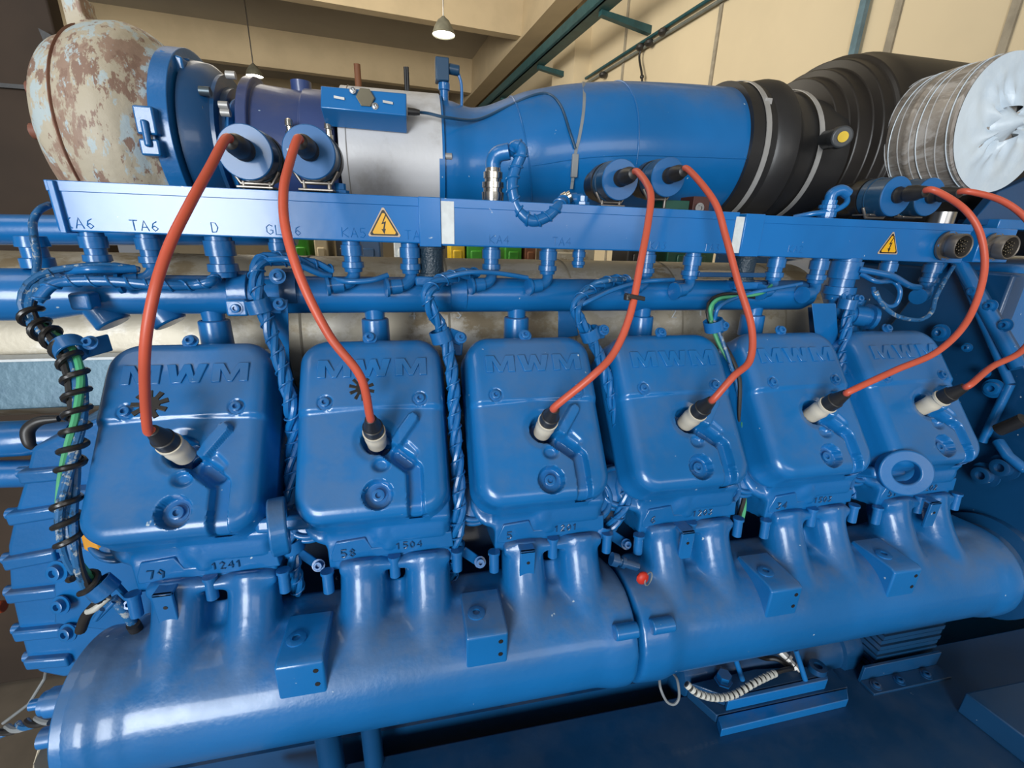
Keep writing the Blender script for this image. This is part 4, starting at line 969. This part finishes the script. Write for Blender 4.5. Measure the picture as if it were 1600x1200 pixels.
# other harnesses
defs = [
 ('braided blue wiring harness hanging between the first and second covers', [(520, 425, .06), (470, 410, .05), (420, 404, .035), (402, 420, .02), (402, 450, .01), (414, 490, -.0), (430, 540, -.01), (445, 590, -.025), (455, 640, -.04), (458, 690, -.03), (455, 780, -.06), (458, 870, -.09), (466, 925, -.085)], 3, .0046),
 ('braided blue wiring harness hanging between the second and third covers', [(745, 428, .06), (715, 430, .04), (682, 442, .015), (668, 460, .0), (672, 480, .0), (688, 510, .005), (700, 545, -.01), (708, 600, -.03), (710, 660, -.05), (716, 740, -.08), (718, 800, -.10), (712, 850, -.105), (706, 900, -.09)], 3, .0046),
 ('braided blue wiring harness hanging between the third and fourth covers', [(980, 438, .06), (950, 440, .04), (915, 458, .015), (900, 480, .0), (908, 505, .0), (925, 530, .0), (945, 580, -.02), (960, 640, -.04), (972, 690, -.06), (980, 740, -.08), (975, 790, -.10), (950, 828, -.10), (935, 832, -.09)], 3, .0044),
 ('thin black and green wiring harness hanging between the fourth and fifth covers', [(1195, 462, .06), (1150, 460, .05), (1115, 470, .02), (1110, 495, .01), (1122, 525, 0), (1142, 565, -.02), (1155, 600, -.03), (1160, 660, -.05), (1162, 740, -.07), (1160, 790, -.09), (1150, 830, -.10)], 3, .0034),
 ('blue wrapped wiring harness hanging between the fifth and sixth covers', [(1318, 455, .05), (1325, 480, .03), (1322, 520, .015), (1316, 560, .0), (1312, 600, -.02), (1318, 680, -.06), (1322, 740, -.08), (1330, 780, -.09)], 3, .0044)]
HP = []
for i, (lab, pp, n, r) in enumerate(defs):
    q = pix(pp, 10); HP.append(q)
    if i == 3: harness('wiring_harness', lab, q, (S_BW, WIREG, BLACK), r, None, turns=.20)
    else: harness('wiring_harness', lab, q, (BLUE, GLAND, BLUE), r, .022, turns=.10, wrapR=r*2.05, wrapr=.0012, wrapmat=GLAND)
for (u, v, y, lab, d, arm) in ((405, 478, .0, 'blue P clamp on the harness left of the second cover, by the coolant pipe', (.2, 0, -1), ((418, 476), (440, 478))),
                               (689, 525, .0, 'blue P clamp left of the third cover', (.3, 0, -1), ((700, 522), (722, 530))),
                               (922, 522, .0, 'blue P clamp left of the fourth cover', (.5, 0, -1), ((930, 520), (945, 518))),
                               (1115, 508, .0, 'black taped clamp left of the fifth cover', (.4, 0, -1), ((1122, 505), (1132, 512))),
                               (1324, 475, .03, 'blue P clamp left of the sixth cover', (-.05, 0, -1), ((1330, 472), (1342, 470))),
                               (456, 850, -.088, 'blue P clamp low between the first and second heads', (.1, 0, -1), ((466, 862), (500, 885))),
                               (709, 856, -.10, 'blue P clamp low between the second and third heads', (-.1, 0, -1), ((722, 860), (752, 880))),
                               (938, 825, -.10, 'blue P clamp low between the third and fourth heads', (-.4, 0, -1), ((950, 832), (980, 852)))):
    c = wy(u, v, y); pclamp(c, d, .0125, lab, (wy(*arm[0], y), wy(*arm[1], y+.01)), wy(arm[1][0]-2, arm[1][1]-2, y-.004))
for (u, v, y) in ((722, 545, .02),): 
    tag(build(MB().prism([wy(700, 520, y), wy(725, 524, y), wy(722, 556, y), wy(712, 556, y)], (0, .012, 0)), 'angle_bracket', GLAND, bevel=.002), 'small blue angle bracket left of the third cover', 'bracket')
# cables between the fittings under the duct
CB = [('blue cable from the TA6 fitting into the left harness', [(212, 420, .072), (180, 421, .06), (140, 421, .045), (98, 424, .035)], .0052, BLUE),
      ('blue spiral wrapped cable from the D fitting across the coolant pipe', [(341, 428, .09), (330, 440, .06), (300, 446, .035), (250, 446, .02), (180, 440, .016), (110, 440, .012), (80, 447, .005), (58, 470, -.004)], .0062, GLAND),
      ('blue cable to the KA5 elbow fitting', [(415, 406, .03), (450, 405, .04), (470, 415, .05), (500, 428, .06), (516, 431, .07)], .0042, BLUE),
      ('blue cable between the KA5 and TA elbow fittings', [(520, 436, .072), (545, 440, .06), (580, 438, .06), (606, 430, .07)], .0040, GLAND),
      ('blue cable looping to the KA4 elbow fitting', [(668, 448, .01), (690, 436, .02), (730, 426, .04), (770, 426, .05), (800, 430, .06), (824, 434, .07)], .0036, BLUE),
      ('blue cable to the KA3 elbow fitting', [(903, 485, .0), (905, 465, .005), (925, 445, .02), (950, 438, .04), (976, 436, .07)], .0038, S_BW),
      ('blue cable looping to the TA3 elbow fitting', [(902, 480, .002), (925, 468, .0), (960, 452, .01), (1000, 441, .03), (1030, 438, .05), (1052, 437, .07)], .0036, BLUE),
      ('green and yellow wires looping to the KA2 elbow fitting', [(1112, 500, .0), (1110, 480, .0), (1125, 466, .01), (1160, 463, .03), (1190, 458, .05), (1205, 446, .07)], .0028, WIREG),
      ('blue cable to the TA2 elbow fitting', [(1116, 500, .0), (1125, 478, .0), (1160, 462, .03), (1205, 452, .05), (1252, 443, .07)], .0034, GLAND),
      ('upper blue wrapped cable from the big elbow to the last fitting', [(1342, 421, .06), (1365, 425, .05), (1395, 432, .04), (1420, 446, .05), (1436, 449, .07)], .0056, GLAND),
      ('blue wrapped cable loop hanging right of the big elbow', [(1345, 428, .06), (1370, 440, .04), (1395, 440, .03), (1406, 455, .02), (1400, 475, .02), (1385, 478, .02), (1368, 462, .02), (1364, 450, .03)], .0042, BLUE),
      ('long sagging blue cable under the last fitting', [(1368, 455, .02), (1378, 475, .015), (1400, 493, .01), (1435, 500, .01), (1455, 488, .01), (1462, 465, .02), (1475, 440, .05), (1490, 415, .08)], .0040, S_BW),
      ('thin blue cable dropping from the duct end flange at far left', [(78, 320, .10), (62, 328, .08), (52, 345, .07), (53, 370, .05), (58, 400, .03), (56, 432, .015)], .0042, S_BW)]
for lab, pp, r, mt in CB:
    pp = [(u, v, y-.022 if y > .035 else y) for u, v, y in pp]; q = pix(pp, 8)
    o = build(MB().tube(q, r, 10), 'cable', mt)
    tag(o, lab, 'cable', 'cables under the duct')
    if 'wrapped' in lab: build(MB().tube(helix(q, r+.0006, .022), .0013, 6), 'spiral_wrap', BLUE, tag(o, lab, 'cable')) if False else None
q = pix([(u, v, y-.022 if y > .035 else y) for u, v, y in CB[1][1]], 8)
o = build(MB().tube(helix(q, .0064, .020), .0016, 6), 'spiral_wrap', BLUE); o.parent = None
tag(o, 'blue spiral wrap wound round the cable that crosses the coolant pipe at left', 'cable wrap')
# ================================================================== LIFTING EYES
def eye(p, lab, d, r=.026):
    t = thing('lifting_eye', lab, 'lifting eye', p, 'lifting eyes')
    x, y, z = frame(d)
    w = .010; ri, ro = r*.50, r
    m = MB().lathe(Vector(p)-z*w, d, [(0, ri), (0, ro), (2*w, ro), (2*w, ri), (0, ri)], 48, False)
    build(m, 'ring', BLUE2, t, bevel=.0025, seg=3)
    m = MB(); m.obox(Vector(p)+V(0, r+.020, -r*.75), (.034, 0, 0), (0, .040, -.018), (0, .004, .009)); build(m, 'foot', BLUE2, t, bevel=.006, seg=3)
    return t
t = eye(wf(436, 822, -.02), 'heavy blue lifting eye between the first and second covers, seen edge-on', (1, .25, .0), .035)
t = eye(wf(1412, 737, -.02), 'round blue lifting eye in front of the gap between fifth and sixth covers', (-.50, -.85, .25), .038)
# ================================================================== CRANKCASE, FRONT CASE
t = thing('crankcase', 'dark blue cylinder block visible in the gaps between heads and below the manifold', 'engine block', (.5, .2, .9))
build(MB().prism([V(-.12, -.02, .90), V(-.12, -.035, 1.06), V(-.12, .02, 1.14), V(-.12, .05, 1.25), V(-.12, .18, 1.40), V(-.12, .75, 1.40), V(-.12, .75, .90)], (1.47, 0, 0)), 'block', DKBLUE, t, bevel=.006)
for i in range(9):
    x = .10+i*.075
    build(MB().box(x, x+.05, -.052, -.02, .975, 1.02), 'side_cover_lug', BLUE2, t, bevel=.004)
m = MB(); m.box(.02, .80, -.045, -.02, .985, 1.05); build(m, 'oil_pan_rail', BLUE2, t, bevel=.003)
for i in range(7):
    x = .14+i*.09; m = MB().cyl((x, -.045, .965), (x, -.045, .985), .008, None, 6); build(m, 'pan_bolt', GLAND, t)
# front gear case with cooling ribs
t = thing('front_gear_case', 'blue ribbed gear case casting at the left end of the engine', 'gear case', (-.2, .1, 1.0))
def LP(u, v, y=-.02): return wy(u, v, y)
out = [(150, 655), (48, 700), (38, 745), (22, 800), (10, 855), (14, 925), (28, 985), (42, 1035), (60, 1052), (100, 1060), (180, 1040), (240, 960), (240, 660)]
pts = [LP(u, v, .0) for u, v in out]
build(MB().prism(pts, (0, .25, 0)), 'case_body', BLUE2, t, bevel=.006, seg=3)
for (ul, ur, vl, vr) in ((26, 96, 749, 742), (8, 88, 815, 801), (2, 80, 886, 870), (6, 84, 938, 928), (18, 90, 998, 990), (36, 100, 1042, 1036)):
    a, b2 = LP(ul, vl, -.010), LP(ur+6, vr, -.010)
    h = V(0, 0, .0095)
    build(MB().hexa([a-h, b2-h, b2-h+V(0, .2, 0), a-h+V(0, .2, 0), a+h, b2+h, b2+h+V(0, .2, 0), a+h+V(0, .2, 0)]), 'cooling_rib', BLUE2, t, bevel=.004, seg=3)
    c = a+V(-.004, .02, 0); build(MB().cyl(c+V(.01, 0, 0), c+V(-.006, 0, 0), .008, None, 14), 'rib_bolt', BLUE, t)
# flange plate between case and manifold
pts = [LP(84, 905, -.03), LP(84, 975, -.03), LP(160, 985, -.03), LP(250, 985, -.03), LP(250, 870, -.03), LP(190, 850, -.03), LP(100, 860, -.03)]
build(MB().prism(pts, (0, .2, 0)), 'adapter_plate', BLUE, t, bevel=.003)
pts = [LP(85, 865, -.018), LP(200, 865, -.018), LP(205, 760, -.018), LP(100, 770, -.018)]
build(MB().prism(pts, (0, .2, 0)), 'upper_plate', BLUE2, t, bevel=.003)
for u, v, r in ((91, 893, .0105), (97, 945, .009), (108, 988, .009)):
    m = MB(); m.hexbolt(LP(u, v, -.036), (-.3, -1, .3), r, .008); build(m, 'plate_bolt', BLUE, t)
tag(build(MB().prism([wy(126, 812, -.09), wy(122, 828, -.09), wy(130, 860, -.09), wy(152, 870, -.09), wy(160, 860, -.09), wy(142, 820, -.09)], (0, .03, 0)), 'orange_cap', ORANGE, bevel=.003), 'small orange yellow cap behind the left harness below the first cover', 'cap')
# pipes at far left
t = thing('coolant_outlet', 'blue double pipe with a black rubber end, left of the first cover', 'pipe', wy(40, 690, .1))
p = wy(45, 684, .10)
build(MB().lathe(p+V(-.5, 0, 0), (1, 0, 0), [(0, .023), (.46, .023), (.461, .027), (.50, .027), (.53, .022), (.56, .022)], 32), 'upper_pipe', BLUE, t)
p2 = wy(30, 712, .09); build(MB().lathe(p2+V(-.5, 0, 0), (1, 0, -.06), [(0, .021), (.52, .021)], 32), 'lower_pipe', BLUE, t)
q = pix([(92, 654, .04), (62, 658, .04), (44, 672, .035), (46, 692, .03), (54, 700, .03)], 6)
build(MB().tube(q, [.0045+.0035*sin(pi*i/(len(q)-1)) for i in range(len(q))], 12), 'black_seal', BLACK, t)
# ================================================================== BASE FRAME AND PARTS ON IT
t = thing('base_frame', 'wide dark blue steel base frame under the engine, lower right', 'base frame', (1, -.3, 0))
build(MB().box(.02, 2.8, -.60, -.092, .86, .88), 'top_plate', BASEM, t, bevel=.003)
build(MB().box(.02, 2.8, -.58, -.56, .02, .86), 'side_web', BASEM, t, flat=True)
build(MB().box(-.3, 1.38, -.05, .9, .30, .88), 'inner_tray', DKBLUE, t, flat=True)
for x in (.1, 1.4, 2.6): build(MB().box(x, x+.1, -.55, -.10, 0, .86), 'leg', BASEM, t, flat=True)
for u, lab in ((510, 0), (580, 1)):
    p = wy(u, 1180, -.12); build(MB().cyl((p.x, -.10, .7), (p.x, -.10, p.z+.1), .016 if lab else .02), 'drain_pipe', DKBLUE, t)
p = wz(1580, 1090, .88)
t = thing('engine_mount', 'blue engine mounting bracket bolted on the base frame, with two bright front edges', 'engine mount', wz(1200, 1120, .88))
def slab(uv, z0, z1, name, mat):
    pts = [wz(u, v, z1) for u, v in uv]; build(MB().prism([V(p.x, p.y, z0) for p in pts], (0, 0, z1-z0)), name, mat, t, bevel=.0015)
slab([(1075, 1078), (1120, 1118), (1325, 1074), (1300, 1045)], .88, .8995, 'base_pad', BASEM)
slab([(1122, 1119), (1128, 1140), (1326, 1093), (1324, 1075)], .880, .900, 'front_edge', BLUE)
slab([(1080, 1068), (1135, 1088), (1293, 1054), (1285, 1040), (1180, 1045)], .90, .925, 'upper_plate', BASEM)
slab([(1136, 1089), (1138, 1096), (1294, 1062), (1293, 1055)], .900, .926, 'upper_front_edge', BLUE)
c = wz(1130, 1064, .925); build(MB().lathe(c, (0, 0, 1), [(0, .017), (.003, .017), (.0035, .013), (.018, .013)], 6), 'mount_bolt', BLUE, t, angle=20)
c = wz(1276, 1047, .925); build(MB().lathe(c, (0, 0, 1), [(0, .017), (.012, .016), (.012, .008), (.006, .008)], 20), 'mount_nut', DKBLUE, t)
for u in (1160, 1258): 
    c = wz(u, 1062, .926); build(MB().cyl(c, c+V(-.02, .02, .06), .005), 'stay_rod', BLUE, t)
t = thing('starter_motor', 'dark blue cylindrical starter motor under the manifold at right', 'starter motor', wy(1280, 1010, -.06))
p = wy(1180, 1030, -.10); ST_ = wy(1270, 1006, -.045)
build(MB().lathe((p.x-.15, ST_.y, ST_.z), (1, 0, 0), [(0, .03), (.01, .050), (.10, .054), (.25, .054), (.252, .059), (.275, .059), (.277, .055), (.38, .055), (.383, .062), (.41, .062), (.44, .05)], 40), 'motor_body', DKBLUE, t)
c = wy(1240, 1040, -.11); m = MB(); m.lathe(c+V(-.02, .02, .02), (.5, -.6, -.45), [(0, .009), (.014, .009), (.0145, .012), (.02, .012), (.0205, .006), (.032, .006), (.0325, .009), (.038, .009), (.0385, .004), (.046, .004)], 8)
build(m, 'terminal_stud', ZINC, t, angle=20)
q = pix([(1072, 1068, -.13), (1088, 1082, -.14), (1115, 1090, -.145), (1145, 1086, -.145), (1180, 1066, -.14), (1215, 1050, -.13), (1238, 1044, -.12)], 10)
t = thing('heat_sleeve_cable', 'cable with cream ringed sleeve sagging to the starter motor', 'cable', q[0])
build(MB().tube(q, .0045, 10), 'cable', BLACK, t)
rq = resample(q, .0105)
for a, b2 in zip(rq[:20], rq[1:21]): build(MB().cyl(a+(b2-a)*.12, a+(b2-a)*.72, .0068, None, 12), 'cream_ring', WIREW, t)
build(MB().tube(pix([(1238, 1044, -.12), (1215, 1030, -.10), (1195, 1028, -.09), (1175, 1020, -.09)], 6), .005, 8), 'black_end', BLACK, t)
tag(build(MB().tube(pix([(1030, 1052, -.10), (1032, 1075, -.12), (1042, 1096, -.13), (1054, 1100, -.135), (1061, 1088, -.13), (1058, 1062, -.11), (1050, 1050, -.09)], 8), .0025, 8), 'wire_loop', GREYC), 'thin grey wire loop hanging below the manifold joint', 'wire')
# red tagged plug by the manifold joint
t = thing('red_marked_lead', 'short dark lead with red tape and a wire ring lying above the manifold joint', 'lead', wy(975, 885, -.13))
build(MB().lathe(wy(955, 873, -.14), (1, -.2, -.35), [(0, .010), (.010, .010), (.011, .006), (.016, .006), (.0165, .009), (.022, .009), (.0225, .0065), (.045, .0065)], 14), 'dark_plug', DKBLUE, t)
c = wy(1004, 903, -.165); build(MB().ball(c, .010, .006, .011, 10), 'red_tape', plain('red_tape', (.65, .03, .01), .5), t)
build(MB().torus(c+V(.010, 0, -.003), (.6, -1, .1), .010, .0012, 20, 6), 'wire_ring', GREYC, t)
# oil cooler foot at lower right
t = thing('finned_mount', 'dark finned rubber mount with bolted foot on the base frame, lower right', 'mount', wz(1400, 1085, .88))
p = wy(1345, 1030, -.10); 
for i in range(9):
    build(MB().box(p.x+.01, p.x+.17, -.12+.002*(i % 2), .0, .885+i*.014, .895+i*.014), 'fin', BASEM, t, flat=True)
q = wz(1365, 1088, .88)
build(MB().box(q.x, q.x+.20, q.y, q.y+.03, .88, .886), 'foot', BASEM, t, bevel=.001)
build(MB().box(q.x, q.x+.20, q.y+.03, q.y+.036, .88, .92), 'foot_flange', DKBLUE, t, bevel=.001)
for dx in (.02, .08, .15):
    m = MB(); m.hexbolt((q.x+dx, q.y+.014, .886), (0, 0, 1), .007, .006); build(m, 'foot_bolt', DKBLUE, t)
t = thing('side_box', 'flat dark blue cover plate lying at the lower right corner', 'cover plate', wz(1580, 1100, .88))
pts = [wz(u, v, .93) for u, v in ((1508, 1082), (1640, 1180), (1800, 1150), (1800, 1050), (1640, 1055))]
build(MB().prism([V(p.x, p.y, .88) for p in pts], (0, 0, .05)), 'plate', BASEM, t, bevel=.003)
# ================================================================== FLYWHEEL HOUSING AND RIGHT END
t = thing('flywheel_housing', 'large dark blue flywheel housing and end plate closing the right end of the engine', 'flywheel housing', (1.5, .2, .9))
X0 = 1.375
build(MB().lathe((X0+.02, .45, 1.22), (1, 0, 0), [(0, .47), (.02, .50), (.30, .50), (.32, .47)], 96), 'housing_drum', DKBLUE, t, bevel=.004)
def XP(u, v, x): return wx(u, v, x)
build(MB().box(1.44, 2.8, .02, .9, .60, 1.715), 'adapter_case', BLUE2, t, bevel=.02, seg=4)
build(MB().box(1.40, 1.44, .0, .9, .60, 1.70), 'adapter_flange', DKBLUE, t, bevel=.006)
build(MB().prism([XP(1350, 560, X0), XP(1420, 470, X0), XP(1488, 396, X0), XP(1512, 420, X0), XP(1640, 640, X0), XP(1640, 820, X0), XP(1545, 870, X0), XP(1440, 800, X0), XP(1400, 700, X0)], (.02, 0, 0)), 'end_plate', DKBLUE, t, bevel=.003)
m = MB()
for (a, b2) in (((1492, 398), (1592, 575)), ((1500, 420), (1578, 600)), ((1578, 600), (1535, 690)), ((1488, 396), (1425, 470))):
    p, q = XP(*a, X0-.012), XP(*b2, X0-.012); m.cyl(p, q, .0075 if a[0] != 1492 else .012, None, 12)
build(m, 'edge_rib', BLUE2, t)
for u, v, r in ((1512, 543, .006), (1540, 583, .006), (1553, 607, .012), (1470, 520, .012), (1548, 478, .008), (1572, 508, .008), (1522, 455, .008)):
    m = MB(); m.hexbolt(XP(u, v, X0-.016), (-1, 0, 0), r, .008); build(m, 'plate_bolt', BLUE2, t)
q0, q1 = XP(1600, 655, 1.34), XP(1560, 672, 1.34)
build(MB().cyl(q0, q1, .011), 'short_hose', BLACK, t)
q0, q1 = XP(1560, 690, 1.36), XP(1604, 735, 1.36); build(MB().tube([q0, (q0+q1)/2+V(-.01, 0, 0), q1], .009, 10), 'edge_pipe', BLUE2, t)
for u, v in ((1540, 742), (1570, 730)): m = MB(); m.hexbolt(XP(u, v, X0-.012), (-1, 0, 0), .016, .014); build(m, 'boss', DKBLUE, t)
# exhaust bend leaving the manifold
t = thing('exhaust_bend', 'dark blue wide exhaust bend continuing from the right end of the manifold', 'exhaust bend', (1.45, MY, MZ))
sp2 = spline([V(1.34, MY, MZ), V(1.40, MY, MZ), V(1.50, MY+.02, MZ), V(1.62, MY+.10, MZ-.02)], 8)
build(MB().tube(sp2, [.078, .078, .080]+[.098]*(len(sp2)-3), 48), 'bend', DKBLUE, t)
# red lifting ribs, floor cables, cloth at lower left
tag(build(MB().tube([wz(5, 1130, .5), wz(45, 1100, .55), wz(70, 1060, .6), wz(75, 1030, .75)], .004, 8), 'grey_floor_cable', GREYC), 'pale grey cable hanging at the lower left below the gear case', 'cable')
q = pix([(-20, 1150, -.12), (20, 1138, -.13), (55, 1128, -.15), (85, 1122, -.16)], 8)
harness('sensor_harness', 'twisted black and grey cables leaving the manifold end at lower left', q, (BLACK, S_BW, GREYC), .0034, turns=.07, group=None)
pts = [wy(75, 1140, -.10), wy(58, 1165, -.11), wy(48, 1200, -.12), wy(46, 1240, -.12), wy(90, 1240, -.10), wy(86, 1170, -.08)]
tag(build(MB().prism(pts, (0, .03, 0)), 'insulation_cloth', plain('cloth_cream', (.70, .62, .47), .9, bmp=.5, bscale=40), bevel=.006, seg=3), 'cream torn insulation wrap under the left end of the manifold', 'insulation')
c = wy(2, 948, .1); tag(build(MB().cyl(c+V(-.03, 0, 0), c+V(.004, 0, 0), .010, None, 14), 'red_valve_end', plain('valve_red', (.5, .08, .02), .5), bevel=.002), 'small red brown valve end poking in at the left edge', 'valve')
